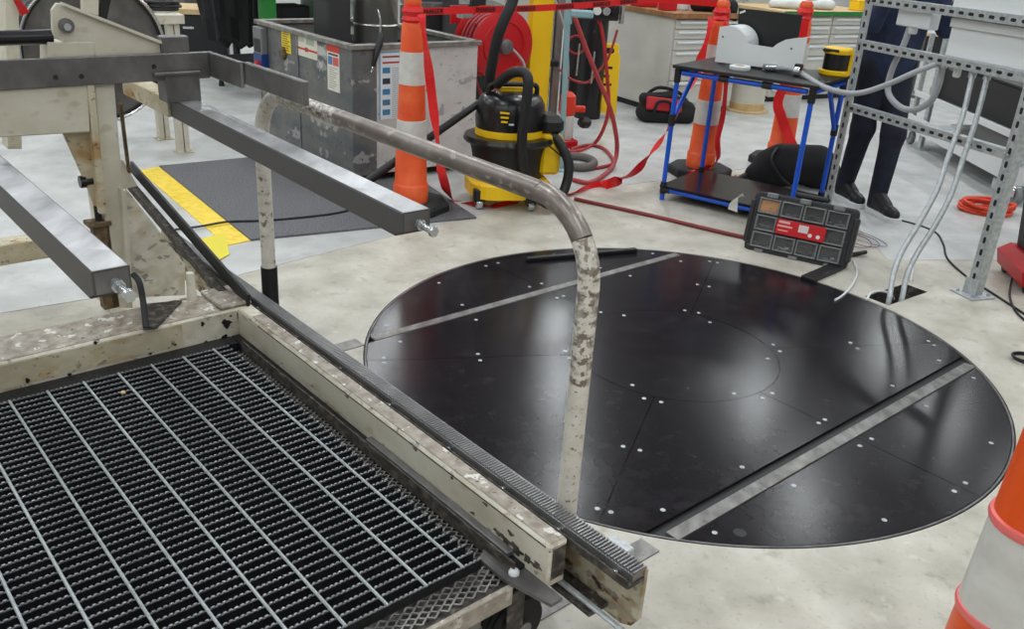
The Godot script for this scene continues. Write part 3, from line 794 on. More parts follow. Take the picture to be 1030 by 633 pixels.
# serrated walkway grating: every bearing bar and cross rod its own piece
func grating() -> void:
	var t := thing("steel_grating", "dark serrated steel bar grating lying inside the cream cart frame", "grating", CART, TURN)
	var x0 := -1.42
	var x1 := -0.048
	var saw := PackedVector2Array([Vector2(x0, 0.247)])
	var pts := PackedVector2Array()
	var p := 0.0125
	var x := x0
	while x < x1 - 0.001:
		pts.append(Vector2(x, 0.2755)); pts.append(Vector2(x + p * 0.25, 0.2795)); pts.append(Vector2(x + p * 0.7, 0.2795))
		x += p
	var s := Sh.new()
	# body
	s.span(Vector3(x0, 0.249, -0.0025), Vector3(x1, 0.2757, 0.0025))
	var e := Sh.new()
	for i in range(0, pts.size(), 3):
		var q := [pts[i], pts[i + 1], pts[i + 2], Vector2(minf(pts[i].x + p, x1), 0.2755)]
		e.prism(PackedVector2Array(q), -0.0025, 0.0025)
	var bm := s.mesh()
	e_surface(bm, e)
	var n := 46
	for i in n:
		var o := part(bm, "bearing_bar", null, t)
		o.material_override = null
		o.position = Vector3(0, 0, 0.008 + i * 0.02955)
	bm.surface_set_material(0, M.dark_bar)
	bm.surface_set_material(1, M.bar_highlight)  # paler tooth tops: the highlight is put into their colour
	var rp := []
	var zz := 0.0
	var rod := Sh.new().bar(Vector3(0, 0.2785, 0.004), Vector3(0, 0.2785, 0.012 + (n - 1) * 0.02955), 0.0062, 0.0062, Vector3(0.5, 0.8, 0).normalized(), 0.0012).mesh()
	for k in 14:
		part(rod, "cross_rod", M.zinc, t).position = Vector3(-0.10 - 0.1003 * k, 0, 0)
	# grit caught between the bars
func e_surface(m: ArrayMesh, e: Sh) -> void:
	var a := []
	a.resize(Mesh.ARRAY_MAX)
	a[Mesh.ARRAY_VERTEX] = e.p; a[Mesh.ARRAY_NORMAL] = e.n; a[Mesh.ARRAY_TEX_UV] = e.t
	m.add_surface_from_arrays(Mesh.PRIMITIVE_TRIANGLES, a)

# bare steel fork frame clamped to the mast
func fork_frame() -> void:
	var t := thing("fork_frame", "bare grey steel fork frame with two square tines reaching over the grating", "fork", CART, TURN)
	var hc := 1.17
	var top := 1.02
	var tine := func(uc: float, wd: float, z_back: float, z_tip: float, yaw: float):
		# profile along z: the lower tip is cut back
		var L := z_tip - z_back
		var prof := PackedVector2Array([Vector2(0, top), Vector2(0, top - 0.062), Vector2(L - 0.035, top - 0.062), Vector2(L, top - 0.045), Vector2(L, top)])
		var xf := Transform3D(Basis(Vector3.BACK, Vector3.UP, Vector3.LEFT), Vector3(0, 0, z_back))
		var sh := Sh.new()
		sh.prism(prof, -wd / 2, wd / 2 - 0.0, xf, 0.003)
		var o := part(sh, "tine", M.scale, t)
		part(Sh.new().span(Vector3(-wd / 2 + 0.002, top, z_back + 0.07), Vector3(wd / 2 - 0.002, top + 0.0008, z_tip - 0.002)), "top_plate", M.brushed, o)  # thin plate on top, lighter than the tine body
		part(Sh.new().span(Vector3(-wd / 2 + 0.004, top - 0.043, z_tip), Vector3(wd / 2 - 0.004, top - 0.003, z_tip + 0.0008)), "end_plate", M.mill, o)
		o.position = Vector3(uc, 0, 0)
		o.rotation.y = yaw
		var b0 := Vector3(0.004, top - 0.028, z_tip - 0.01)
		var dd := Vector3(0.10, -0.10, 1).normalized()
		var bo := part(Sh.new().tube([b0, b0 + dd * 0.06], 0.008, 12), "bolt", M.bright, o)
		part(Sh.new().tube([b0 + dd * 0.01, b0 + dd * 0.022], 0.013, 6), "nut", M.bright, bo)
		part(Sh.new().tube([b0 + dd * 0.055, b0 + dd * 0.066], 0.012, 6), "bolt_head", M.bright, bo)
		return o
	tine.call(-0.681, 0.064, -0.36, 1.06, 0.0)
	tine.call(-0.005, 0.070, -0.36, 1.05, -0.03)
	part(Sh.new().bar(Vector3(-0.006, top - 0.031, -0.36), Vector3(0.0, top - 0.031, -0.80), 0.066, 0.062, Vector3.UP, 0.003), "arm_stub", M.cream_rust, t)
	part(Sh.new().span(Vector3(-1.6, hc - 0.082, -0.312), Vector3(0.085, hc, -0.292), 0.002), "cross_bar", M.mill, t)
	# plate lugs above and below the bar
	var lb0 := CV(166, 76, -0.285)
	var lb1 := CV(203, 102, -0.285)
	part(Sh.new().span(Vector3(lb0.x, lb1.y, -0.36), Vector3(lb1.x, lb0.y + 0.004, -0.285), 0.003), "lower_lug", M.mill, t)
	part(Sh.new().span(Vector3(-0.72, top, -0.36), Vector3(-0.643, hc - 0.08, -0.285), 0.003), "lower_lug", M.mill, t)
	part(Sh.new().span(Vector3(lb0.x - 0.035, lb0.y, -0.292), Vector3(lb1.x, lb0.y + 0.01, -0.275), 0.002), "weld_seam", M.mill, t)
	var ub0 := CV(162, 37, -0.302)
	var ub1 := CV(191, 53, -0.302)
	part(Sh.new().span(Vector3(ub0.x, ub1.y - 0.02, -0.34), Vector3(ub1.x, ub0.y, -0.302), 0.003), "upper_lug", M.mill, t)
	# side bar returning towards the tips, in two welded lengths
	part(Sh.new().span(Vector3(0.085, hc - 0.078, -0.312), Vector3(0.10, hc, -0.07), 0.002), "side_bar", M.mill, t)
	part(Sh.new().span(Vector3(0.099, hc - 0.068, -0.07), Vector3(0.117, hc, 0.305), 0.003), "side_bar", M.mill, t)
	part(Sh.new().tube([Vector3(0.094, hc - 0.076, -0.07), Vector3(0.094, hc, -0.07)], 0.006, 8), "weld_bead", M.steel, t)
	for q in [[56, 78], [82, 77], [155, 67]]:
		var c := CV(q[0], q[1], -0.292)
		part(Sh.new().lathe([Vector2(0.008, 0), Vector2(0.007, 0.0012), Vector2(0, 0.0004)], y_to(Vector3.BACK, Vector3(c.x, c.y, -0.2925)), 12), "bolt_hole", M.black, t)

# ------------------------------------------------------------------ traffic channeliser cones
func cone(at: Vector3, label: String, deep := false) -> Node3D:
	at.y = 0.0
	var t := thing("traffic_cone", label, "traffic cone", at, 17.0, "tall orange cones around the turntable")
	var om: Material = M.orange_deep if deep else M.orange
	var oct := Sh.new()
	var o8 := PackedVector2Array()
	for k in 8: o8.append(Vector2.from_angle(TAU * (k + 0.5) / 8) * 0.235)
	oct.prism(o8, 0.0, 0.062, laid(), 0.012)
	part(oct, "base", M.rubber, t, "black rubber base")
	var body := part(Sh.new().lathe([Vector2(0.0, 0.062), Vector2(0.103, 0.062), Vector2(0.104, 0.16), Vector2(0.098, 0.168), Vector2(0.0945, 0.172), Vector2(0.0895, 0.37), Vector2(0.0815, 0.545), Vector2(0.0745, 0.74), Vector2(0.067, 0.925), Vector2(0.060, 1.06), Vector2(0.055, 1.075), Vector2(0.036, 1.082), Vector2(0.028, 1.10), Vector2(0.028, 1.14), Vector2(0.045, 1.16), Vector2(0.05, 1.185), Vector2(0.036, 1.21), Vector2(0, 1.215)], Transform3D(), 32), "cone_body", om, t)
	var bands := [[0.46, 0.665, 0.0853, 0.0772], [0.90, 1.03, 0.0679, 0.0615]] if deep else [[0.375, 0.545, 0.0893, 0.0817], [0.742, 0.922, 0.0746, 0.0672]]
	for b in bands:
		part(Sh.new().lathe([Vector2(b[2] - 0.002, b[0]), Vector2(b[2] + 0.0022, b[0] + 0.002), Vector2(b[3] + 0.0022, b[1] - 0.002), Vector2(b[3] - 0.002, b[1])], Transform3D(), 32), "reflective_band", M.white_band, t)
		if deep:
			for e in [[b[2], b[0]], [b[3], b[1]]]:
				part(Sh.new().lathe([Vector2(e[0] - 0.002, e[1] - 0.011), Vector2(e[0] + 0.005, e[1] - 0.008), Vector2(e[0] + 0.007, e[1]), Vector2(e[0] + 0.005, e[1] + 0.008), Vector2(e[0] - 0.002, e[1] + 0.011)], Transform3D(), 32), "band_ridge", M.pink, t)
	return t
func cones() -> void:
	cone(G(413, 201, 0.062), "tall orange and white cone standing in front of the grey steel tank")
	cone(G(704, 167, 0.062), "tall orange and white cone behind the blue pipe table's left legs")
	cone(G(784, 157, 0.062), "tall orange and white cone standing behind the black cloth bag")
	cone(G(1032, 563, 0.583), "tall orange cone with pink ridged white band beside the turntable's rim", true)

# ------------------------------------------------------------------ steel wash tank
func label_img(w: int, h: int, bg: Color, rects: Array) -> Image:
	var im := Image.create(w, h, false, Image.FORMAT_RGB8)
	im.fill(bg)
	for r in rects: im.fill_rect(Rect2i(r[0], r[1], r[2], r[3]), r[4])
	return im
func text_lines(x: int, y: int, w: int, n: int, step: int, c: Color, sd: int) -> Array:
	var o := []
	var rr := RandomNumberGenerator.new()
	rr.seed = sd
	for k in n: o.append([x, y + k * step, int(w * rr.randf_range(0.6, 1.0)), maxi(1, step / 3), c])
	return o
func sheet(t: Node3D, called: String, c: Vector3, w: float, h: float, n: Vector3, img: Image, label: String) -> void:
	var x := Vector3.UP.cross(n).normalized()
	var s := Sh.new()
	var o := n * 0.0015
	s.quad(c - x * w / 2 - Vector3.UP * h / 2 + o, c + x * w / 2 - Vector3.UP * h / 2 + o, c + x * w / 2 + Vector3.UP * h / 2 + o, c - x * w / 2 + Vector3.UP * h / 2 + o, n)
	part(s, called, uv_mat(img), t, label)
func tank() -> void:
	var p0 := G(354, 45, 0.88)
	var turn := 40.0
	var t := thing("wash_tank", "grey steel wash tank with scraped paint, warning labels and an open top", "tank", Vector3(p0.x, 0, p0.z), turn)
	# local x runs along the right-hand face, -z along the left-hand face; the near corner is the origin
	var W := 0.95
	var D := 1.36
	var H := 0.88
	var th := 0.012
	part(Sh.new().span(Vector3(0, 0.06, -th), Vector3(W, H - 0.03, 0)), "front_panel", M.tank_bare, t, "scraped bare metal panel")
	part(Sh.new().span(Vector3(0, 0.06, -D), Vector3(th, H - 0.03, -th)), "side_panel", M.tank_paint, t, "grey painted panel")
	part(Sh.new().span(Vector3(W - th, 0.06, -D), Vector3(W, H - 0.03, -th)), "side_panel", M.tank_paint, t)
	part(Sh.new().span(Vector3(0, 0.06, -D), Vector3(W, H - 0.03, -D + th)), "back_panel", M.tank_paint, t)
	part(Sh.new().span(Vector3(-0.003, 0.06, -0.10), Vector3(0.17, H - 0.03, 0.002)), "corner_patch", M.tank_paint, t, "dark blue-grey painted corner")
	for r in [[Vector3(-0.02, H - 0.03, -0.03), Vector3(W + 0.02, H, 0.02)], [Vector3(-0.02, H - 0.03, -D - 0.02), Vector3(W + 0.02, H, -D + 0.03)], [Vector3(-0.02, H - 0.03, -D), Vector3(0.03, H, 0)], [Vector3(W - 0.03, H - 0.03, -D), Vector3(W + 0.02, H, 0)]]:
		part(Sh.new().span(r[0], r[1], 0.004), "rim", M.tank_rim, t)
	part(Sh.new().span(Vector3(th, H - 0.14, -D + th), Vector3(W - th, H - 0.12, -th)), "tray", M.soot, t)
	for k in 11:
		part(Sh.new().span(Vector3(0.03, H - 0.118, -0.09 - k * 0.115), Vector3(W - 0.03, H - 0.105, -0.075 - k * 0.115)), "tray_slat", M.soot, t)
	for c in [Vector2(0.08, -0.08), Vector2(W - 0.08, -0.08), Vector2(0.08, -D + 0.08), Vector2(W - 0.08, -D + 0.08)]:
		part(Sh.new().span(Vector3(c.x - 0.05, 0, c.y - 0.05), Vector3(c.x + 0.05, 0.06, c.y + 0.05)), "foot", M.black, t)
	# seam strips, control box, labels on the left-hand face
	part(Sh.new().span(Vector3(-0.006, 0.06, -0.74), Vector3(0, H - 0.03, -0.725), 0.001), "seam", M.tank_paint, t)
	var cb := part(Sh.new().span(Vector3(-0.05, 0.52, -1.34), Vector3(0.0, 0.84, -1.20), 0.006), "control_box", M.case_grey, t)
	part(Sh.new().span(Vector3(-0.05, 0.52, -1.20), Vector3(0.001, 0.66, -1.198)), "blue_plate", flat_mat(rgb(28, 62, 128), 0.4), cb)
	part(Sh.new().span(Vector3(-0.0525, 0.67, -1.32), Vector3(-0.05, 0.76, -1.22)), "switch_plate", M.black, cb)
	part(Sh.new().span(Vector3(-0.052, 0.525, -1.338), Vector3(-0.0502, 0.66, -1.202)), "blue_plate", flat_mat(rgb(28, 62, 128), 0.4), cb)
	part(Sh.new().lathe([Vector2(0.03, 0), Vector2(0.03, 0.02), Vector2(0, 0.022)], y_to(Vector3.LEFT, Vector3(-0.052, 0.58, -1.26)), 14), "stop_button", M.red, cb)
	part(Sh.new().lathe([Vector2(0.045, 0), Vector2(0.045, 0.012), Vector2(0.035, 0.02), Vector2(0, 0.02)], y_to(Vector3.LEFT, Vector3(0, 0.70, -0.95)), 18), "port_cap", M.rust, t)
	var L := Vector3.LEFT
	var inv := t.transform.affine_inverse()
	var lx := func(x: float, y: float) -> Vector3: return inv * PL(x, y, p0, t.transform.basis.x)
	var rx := func(x: float, y: float) -> Vector3: return inv * PL(x, y, p0, t.transform.basis.z)
	sheet(t, "yellow_label", lx.call(288, 41), 0.14, 0.16, L, label_img(48, 64, rgb(242, 214, 30), text_lines(5, 8, 38, 9, 6, rgb(70, 60, 20), 3)), "yellow printed label")
	sheet(t, "warning_label", lx.call(308.5, 46), 0.30, 0.15, L, label_img(96, 60, rgb(226, 224, 208), [[0, 38, 96, 5, rgb(196, 40, 40)], [40, 35, 14, 11, rgb(196, 40, 40)], [8, 6, 30, 18, rgb(196, 196, 176)], [46, 5, 36, 22, rgb(170, 182, 168)]]), "cream label with red bar")
	sheet(t, "danger_label", lx.call(335.5, 68), 0.16, 0.295, L, label_img(60, 150, rgb(232, 228, 216), [[0, 0, 60, 28, rgb(216, 66, 52)], [6, 32, 48, 6, rgb(60, 60, 60)], [4, 42, 22, 26, rgb(86, 128, 184)], [28, 42, 28, 26, rgb(214, 96, 84)]] + text_lines(6, 76, 46, 10, 7, rgb(150, 150, 146), 9)), "white label with red heading")
	sheet(t, "instruction_sheet", rx.call(395, 86), 0.20, 0.42, Vector3.BACK, label_img(80, 190, rgb(228, 234, 238), [[0, 0, 80, 4, rgb(120, 170, 205)], [0, 0, 4, 190, rgb(120, 170, 205)], [10, 12, 52, 5, rgb(150, 60, 60)], [10, 28, 60, 5, rgb(190, 60, 60)], [10, 44, 22, 16, rgb(70, 130, 176)], [10, 74, 22, 16, rgb(50, 60, 70)], [10, 104, 22, 16, rgb(70, 130, 176)], [10, 134, 22, 16, rgb(80, 120, 150)], [10, 162, 22, 16, rgb(70, 130, 176)]] + text_lines(38, 46, 32, 24, 6, rgb(168, 170, 172), 12)), "instruction sheet with blue pictures")
	# on the rim and inside
	var tw := Transform3D(Basis(Vector3.UP, deg_to_rad(turn)), t.position)
	var g := thing("spray_gun", "small black trigger nozzle hooked on the tank's rim", "nozzle", tw * Vector3(0.19, 0.88, 0.0), turn)
	part(Sh.new().tube(curve([Vector3(0.02, 0.06, -0.02), Vector3(0.0, 0.02, 0.01), Vector3(-0.04, -0.06, 0.03), Vector3(-0.06, -0.13, 0.03)], 4), [0.012, 0.015, 0.02, 0.022, 0.024, 0.024, 0.022, 0.02, 0.018, 0.016, 0.014, 0.012, 0.01], 10), "body", M.black, g)
	part(Sh.new().tube([Vector3(-0.06, -0.13, 0.03), Vector3(-0.075, -0.165, 0.03)], 0.008, 8), "tip", M.bright, g)
	part(Sh.new().tube(curve([Vector3(0.02, 0.06, -0.02), Vector3(0.02, 0.14, -0.02), Vector3(0.015, 0.2, -0.04)], 4), 0.006, 8), "spout", M.bright, g)
	var d := thing("steel_drum", "stainless steel drum standing inside the grey tank", "drum", tw * Vector3(0.52, 0.775, -0.60), turn)
	part(Sh.new().lathe([Vector2(0, 0), Vector2(0.14, 0), Vector2(0.15, 0.02), Vector2(0.15, 0.40), Vector2(0.158, 0.41), Vector2(0.158, 0.425), Vector2(0.14, 0.425), Vector2(0.13, 0.06), Vector2(0, 0.06)], Transform3D(), 36), "shell", M.stainless, d)
	part(Sh.new().lathe([Vector2(0.151, 0.14), Vector2(0.156, 0.15), Vector2(0.151, 0.16)], Transform3D(), 36), "bead", M.stainless, d)
	var k := thing("filter_box", "dark box standing inside the tank beside the steel drum", "box", tw * Vector3(0.22, 0.775, -0.66), turn)
	part(Sh.new().box(Vector3(0, 0.26, 0), Vector3(0.17, 0.52, 0.22), 0.012), "body", M.soot, k)
	part(Sh.new().box(Vector3(0, 0.535, 0), Vector3(0.19, 0.03, 0.24), 0.006), "lid", M.black, k)

# ------------------------------------------------------------------ wet and dry vacuum
func vacuum() -> void:
	var b := G(511, 211)
	var t := thing("shop_vacuum", "black and yellow wet and dry vacuum cleaner with a coiled hose", "vacuum cleaner", Vector3(b.x - 0.02, 0, b.z - 0.18), 16.0)
	# yellow drum foot with arched cut-outs, black tank, yellow band, black motor head
	part(Sh.new().prism(rounded(0.50, 0.44, 0.14, Vector2(), 6), 0.07, 0.17, laid(), 0.02), "foot", M.yellow, t, "yellow foot")
	part(Sh.new().lathe([Vector2(0, 0.12), Vector2(0.20, 0.12), Vector2(0.215, 0.16), Vector2(0.225, 0.30), Vector2(0.245, 0.39), Vector2(0.25, 0.41), Vector2(0.23, 0.42), Vector2(0, 0.42)], Transform3D(), 36, 0.86), "drum", M.black, t, "black drum")
	part(Sh.new().lathe([Vector2(0.22, 0.385), Vector2(0.275, 0.385), Vector2(0.285, 0.40), Vector2(0.275, 0.425), Vector2(0.22, 0.43)], Transform3D(), 36, 0.9), "bumper", M.black_gloss, t)
	part(Sh.new().lathe([Vector2(0.2, 0.425), Vector2(0.215, 0.43), Vector2(0.213, 0.468), Vector2(0.2, 0.472)], Transform3D(), 36, 0.9), "band", M.yellow, t, "yellow band")
	var hd := part(Sh.new().lathe([Vector2(0.0, 0.47), Vector2(0.212, 0.47), Vector2(0.216, 0.54), Vector2(0.208, 0.61), Vector2(0.185, 0.655), Vector2(0.14, 0.68), Vector2(0.0, 0.69)], Transform3D(), 36, 0.88), "motor_head", M.black_gloss, t)
	part(Sh.new().lathe([Vector2(0.036, 0), Vector2(0.036, 0.02), Vector2(0.02, 0.026), Vector2(0, 0.026)], y_to(Vector3(0.25, 0, 0.97), Vector3(0.05, 0.55, 0.175)), 18), "knob", M.black, hd)
	for k in 3:
		part(Sh.new().box(Vector3(-0.085, 0.59 - k * 0.026, 0.187 - absf(k - 1) * 0.001), Vector3(0.055 - k * 0.008, 0.011, 0.004), 0.0, Basis(Vector3.UP, -0.42)), "printed_mark", M.yellow, hd)
	part(Sh.new().box(Vector3(-0.045, 0.525, 0.198), Vector3(0.03, 0.01, 0.004), 0.0, Basis(Vector3.UP, -0.2)), "printed_mark", M.white, hd)
	part(Sh.new().tube(bend([Vector3(-0.15, 0.66, 0.02), Vector3(-0.15, 0.73, 0.03), Vector3(0.15, 0.73, 0.03), Vector3(0.15, 0.66, 0.02)], 0.03), 0.015, 12), "handle", M.black, t)
	part(Sh.new().box(Vector3(0.02, 0.695, -0.02), Vector3(0.20, 0.03, 0.10), 0.008), "filter_cover", M.yellow, t)
	# yellow side housing with black cap on the right
	part(Sh.new().box(Vector3(0.235, 0.33, 0.05), Vector3(0.13, 0.26, 0.17), 0.02), "side_housing", M.yellow, t)
	part(Sh.new().box(Vector3(0.235, 0.50, 0.04), Vector3(0.15, 0.12, 0.20), 0.035), "side_cap", M.black, t)
	part(Sh.new().bar(Vector3(0.29, 0.44, 0.11), Vector3(0.345, 0.27, 0.14), 0.025, 0.02, Vector3.BACK, 0.004), "latch", M.yellow, t)
	part(Sh.new().tube([Vector3(0.17, 0.42, 0.19), Vector3(0.30, 0.32, 0.17)], 0.005, 8), "cable_strap", M.black, t)
	# casters
	for c in [Vector2(-0.21, 0.15), Vector2(0.10, 0.21), Vector2(-0.15, -0.18), Vector2(0.2, -0.15)]:
		var w := part(Sh.new().lathe([Vector2(0.012, -0.018), Vector2(0.034, -0.018), Vector2(0.036, -0.012), Vector2(0.036, 0.012), Vector2(0.034, 0.018), Vector2(0.012, 0.018)], y_to(Vector3.RIGHT, Vector3(c.x, 0.036, c.y)), 18), "caster", M.bright, t)
		part(Sh.new().box(Vector3(c.x, 0.085, c.y), Vector3(0.07, 0.09, 0.06), 0.01), "caster_housing", M.black, w)
	# hoses of the machine: one up to the tool arm, one looped down to the floor, one wand to the left
	var inv := t.transform.affine_inverse()
	var o := t.position
	var f := func(x: float, y: float, off := 0.0) -> Vector3: return inv * A(x, y, Vector3(o.x, 0, o.z + off))
	part(Sh.new().tube(curve([f.call(492, 88), f.call(494, 70, 0.05), f.call(500, 40, 0.1), f.call(508, 18, 0.1), f.call(516, 0, 0.05), f.call(522, -30)], 6), 0.032, 14), "suction_hose", M.rubber, t)
	part(Sh.new().tube(curve([f.call(500, 85, 0.10), f.call(516, 73, 0.20), f.call(530, 76, 0.26), f.call(530, 100, 0.28), f.call(525, 140, 0.28), f.call(527, 170, 0.26), f.call(540, 197, 0.26), f.call(556, 206, 0.2), f.call(568, 190, 0.12), f.call(572, 165, 0.08), f.call(562, 143, 0.05), f.call(553, 134, 0.02)], 6), 0.03, 14), "coiled_hose", M.black, t)
	part(Sh.new().tube([f.call(493, 96, 0.0), f.call(370, 182, 0.25)], [0.021, 0.026], 14), "wand", M.black, t)
	part(Sh.new().tube([f.call(430, 140, 0.12), f.call(424, 144, 0.13)], 0.031, 14), "wand_collar", M.black_gloss, t)

# ------------------------------------------------------------------ hose reel, cylinders, jack and hoses beyond the vacuum
func gas_corner() -> void:
	# yellow post with the red hose reel
	var pb := G(532, 158)
	var st := thing("yellow_post", "yellow steel stand carrying the red hose reel", "stand", Vector3(pb.x, 0, pb.z), 20.0)
	part(Sh.new().span(Vector3(-0.06, 0.02, -0.05), Vector3(0.10, 1.42, 0.05), 0.006), "post", M.yellow, st)
	part(Sh.new().span(Vector3(-0.30, 0.52, -0.05), Vector3(-0.06, 0.92, -0.03), 0.004), "back_plate", M.yellow, st)
	part(Sh.new().span(Vector3(-0.34, 1.18, -0.05), Vector3(0.10, 1.42, 0.0), 0.006), "head_plate", M.yellow, st)
	part(Sh.new().span(Vector3(-0.35, 0, -0.22), Vector3(0.2, 0.03, 0.22), 0.004), "base_plate", M.yellow, st)
	var rb := A(497, 44, Vector3(pb.x, 0, pb.z + 0.12))
	var r := thing("hose_reel", "red steel hose reel wound with red hose on the yellow stand", "hose reel", Vector3(rb.x, rb.y, rb.z), 35.0)
	for z in [-0.14, 0.12]:
		part(Sh.new().lathe([Vector2(0.05, -0.006), Vector2(0.235, -0.006), Vector2(0.245, 0.0), Vector2(0.235, 0.006), Vector2(0.05, 0.006)], y_to(Vector3.BACK, Vector3(0, 0, z)), 40), "flange", M.red, r)
	part(Sh.new().lathe([Vector2(0.12, -0.14), Vector2(0.12, 0.12)], y_to(Vector3.BACK), 28), "drum", M.red, r)
	for k in 4:
		for w in 5:
			var ring := []
			for a in 33: ring.append(Vector3(cos(TAU * a / 32.0) * (0.135 + k * 0.022), sin(TAU * a / 32.0) * (0.135 + k * 0.022), -0.11 + w * 0.05))
			if k == 3 or w == 4: part(Sh.new().tube(ring, 0.011, 8, false), "hose_turn", M.red_hose, r)
	part(Sh.new().lathe([Vector2(0.16, 0.126), Vector2(0.165, 0.136), Vector2(0.17, 0.126)], y_to(Vector3.BACK), 32), "flange_ring", M.red, r)
	part(Sh.new().lathe([Vector2(0.05, -0.17), Vector2(0.05, 0.17), Vector2(0.03, 0.18), Vector2(0, 0.18)], y_to(Vector3.BACK), 18), "hub", M.mill, r)
	part(Sh.new().span(Vector3(-0.27, 0.12, -0.17), Vector3(-0.13, 0.24, -0.15), 0.004), "bracket", M.red, r)
	part(Sh.new().span(Vector3(0.12, -0.2, -0.18), Vector3(0.30, 0.16, -0.16), 0.004), "bracket", M.red, r)
	part(Sh.new().box(Vector3(-0.25, 0.2, 0.0), Vector3(0.09, 0.05, 0.08), 0.006), "hose_guide", M.bright, r)
	# loose end of the reel's hose
	var q := Vector3(rb.x, 0, rb.z + 0.1)
	solo(Sh.new().tube(curve([A(478, 23, q), A(472, 40, q), A(473, 62, q), A(480, 85, q), A(486, 100, q)], 6), 0.012, 10), "reel_hose", M.red_hose, "red hose end hanging down from the reel beside the tank", "hose")
	solo(Sh.new().tube(curve([A(506, 44, q), A(516, 50, q), A(526, 62, q), A(529, 74, q)], 6), 0.009, 8), "braided_hose", M.grey_pipe, "thin grey braided hose leaving the reel's hub", "hose")
	# light-blue upright pole of the air stand
	var ab := G(564, 172)
	var an := thing("blue_pole", "thin pale blue upright pole standing beside the vacuum", "pole", Vector3(ab.x, 0, ab.z), 0.0)
	var inv := an.transform.affine_inverse()
	part(Sh.new().tube([Vector3(0, 0.0, 0), inv * A(571, 20, ab), inv * A(573, -40, ab)], 0.019, 12), "shaft", M.pale_blue, an)
	part(Sh.new().box(inv * A(585, 14, ab), Vector3(0.16, 0.05, 0.05), 0.01), "arm", M.pale_blue, an)
	part(Sh.new().tube([inv * A(571, 24, ab), inv * A(572, 6, ab)], 0.028, 12), "collar", M.pale_blue, an)
	part(Sh.new().lathe([Vector2(0, 0), Vector2(0.05, 0), Vector2(0.05, 0.012), Vector2(0.02, 0.02)], Transform3D(), 20), "foot", M.pale_blue, an)
	# tall black gas cylinders
	var cyl := func(px: float, py: float, rad: float, hh: float, m: Material, label: String):
		var c := G(px, py)
		var cy := thing("gas_cylinder", label, "gas cylinder", c, 0.0, "gas cylinders beside the workbench")
		part(Sh.new().lathe([Vector2(0, 0), Vector2(rad, 0), Vector2(rad, hh), Vector2(rad * 0.9, hh + 0.06), Vector2(rad * 0.55, hh + 0.12), Vector2(rad * 0.3, hh + 0.14), Vector2(rad * 0.3, hh + 0.18), Vector2(0, hh + 0.18)], Transform3D(), 28), "bottle", m, cy)
		part(Sh.new().box(Vector3(0, hh + 0.21, 0), Vector3(0.05, 0.07, 0.05), 0.01), "valve", M.bright, cy)
		part(Sh.new().lathe([Vector2(0.03, 0), Vector2(0.03, 0.02), Vector2(0, 0.02)], Transform3D(Basis(), Vector3(0, hh + 0.245, 0)), 12), "handwheel", M.black, cy)
	cyl.call(590, 118, 0.125, 1.15, M.black_gloss, "tall black gas cylinder next to the yellow floor sign")
	cyl.call(572, 112, 0.10, 1.02, M.black, "slimmer black gas cylinder behind the pale blue pole")
	# grey steel machine column between the post and the cylinders
	var mc := G(548, 140)
	var mt := thing("hose_column", "grey steel column with cables behind the vacuum cleaner", "column", mc, 12.0)
	part(Sh.new().span(Vector3(-0.08, 0, -0.06), Vector3(0.0, 1.5, 0.02), 0.006), "profile", M.mill, mt)
	part(Sh.new().span(Vector3(0.02, 0, -0.06), Vector3(0.08, 1.4, 0.02), 0.006), "profile", M.steel, mt)
	part(Sh.new().tube(curve([Vector3(0.1, 1.45, 0.05), Vector3(0.16, 1.2, 0.07), Vector3(0.2, 0.9, 0.07), Vector3(0.2, 0.5, 0.06), Vector3(0.18, 0.1, 0.05)], 6), 0.035, 12), "cable_duct", M.rubber, mt)
	part(Sh.new().tube(curve([Vector3(-0.02, 1.1, 0.08), Vector3(0.06, 0.9, 0.12), Vector3(0.12, 0.6, 0.12), Vector3(0.13, 0.3, 0.1)], 6), 0.008, 8), "thin_cable", M.grey_pipe, mt)
	part(Sh.new().span(Vector3(-0.12, 0.0, -0.1), Vector3(0.22, 0.03, 0.1), 0.004), "foot_plate", M.black, mt)
	part(Sh.new().box(Vector3(-0.02, 0.62, 0.06), Vector3(0.14, 0.05, 0.08), 0.01), "clamp", M.black, mt)
	# yellow wet-floor sign leaning upright, folded
	var yb := G(606, 119)
	var ys := thing("floor_sign", "folded yellow plastic floor sign standing in front of the workbench", "sign", yb, 8.0)
	var out := PackedVector2Array([Vector2(-0.155, 0.02), Vector2(-0.15, 0.0), Vector2(-0.10, 0.0), Vector2(-0.07, 0.05), Vector2(0.07, 0.05), Vector2(0.10, 0.0), Vector2(0.15, 0.0), Vector2(0.155, 0.02), Vector2(0.14, 0.56), Vector2(0.115, 0.58), Vector2(0.115, 0.65), Vector2(0.10, 0.67), Vector2(-0.10, 0.67), Vector2(-0.115, 0.65), Vector2(-0.115, 0.58), Vector2(-0.14, 0.56)])
	for i in out.size(): out[i].x *= 0.78
	part(Sh.new().prism(out, -0.012, 0.012, Transform3D(), 0.004), "front_leaf", M.yellow, ys)
	part(Sh.new().prism(out, -0.05, -0.028), "back_leaf", M.yellow, ys)
	part(Sh.new().prism(rounded(0.09, 0.05, 0.02, Vector2(0, 0.61)), 0.012, 0.0135), "handle_slot", M.black, ys)
	for k in 4:
		part(Sh.new().box(Vector3(-0.01, 0.46 - k * 0.075, 0.0128), Vector3([0.11, 0.07, 0.12, 0.06][k], 0.022, 0.001)), "printed_line", M.black, ys)
	# red bottle jack in the foreground of the cylinders
	var jb := G(568, 150)
	var j := thing("bottle_jack", "red and white painted jack standing beside the pale blue pole", "jack", jb + Vector3(0.0, 0, -0.1), 30.0)
	part(Sh.new().box(Vector3(0, 0.03, 0), Vector3(0.16, 0.06, 0.16), 0.01), "base", M.red, j)
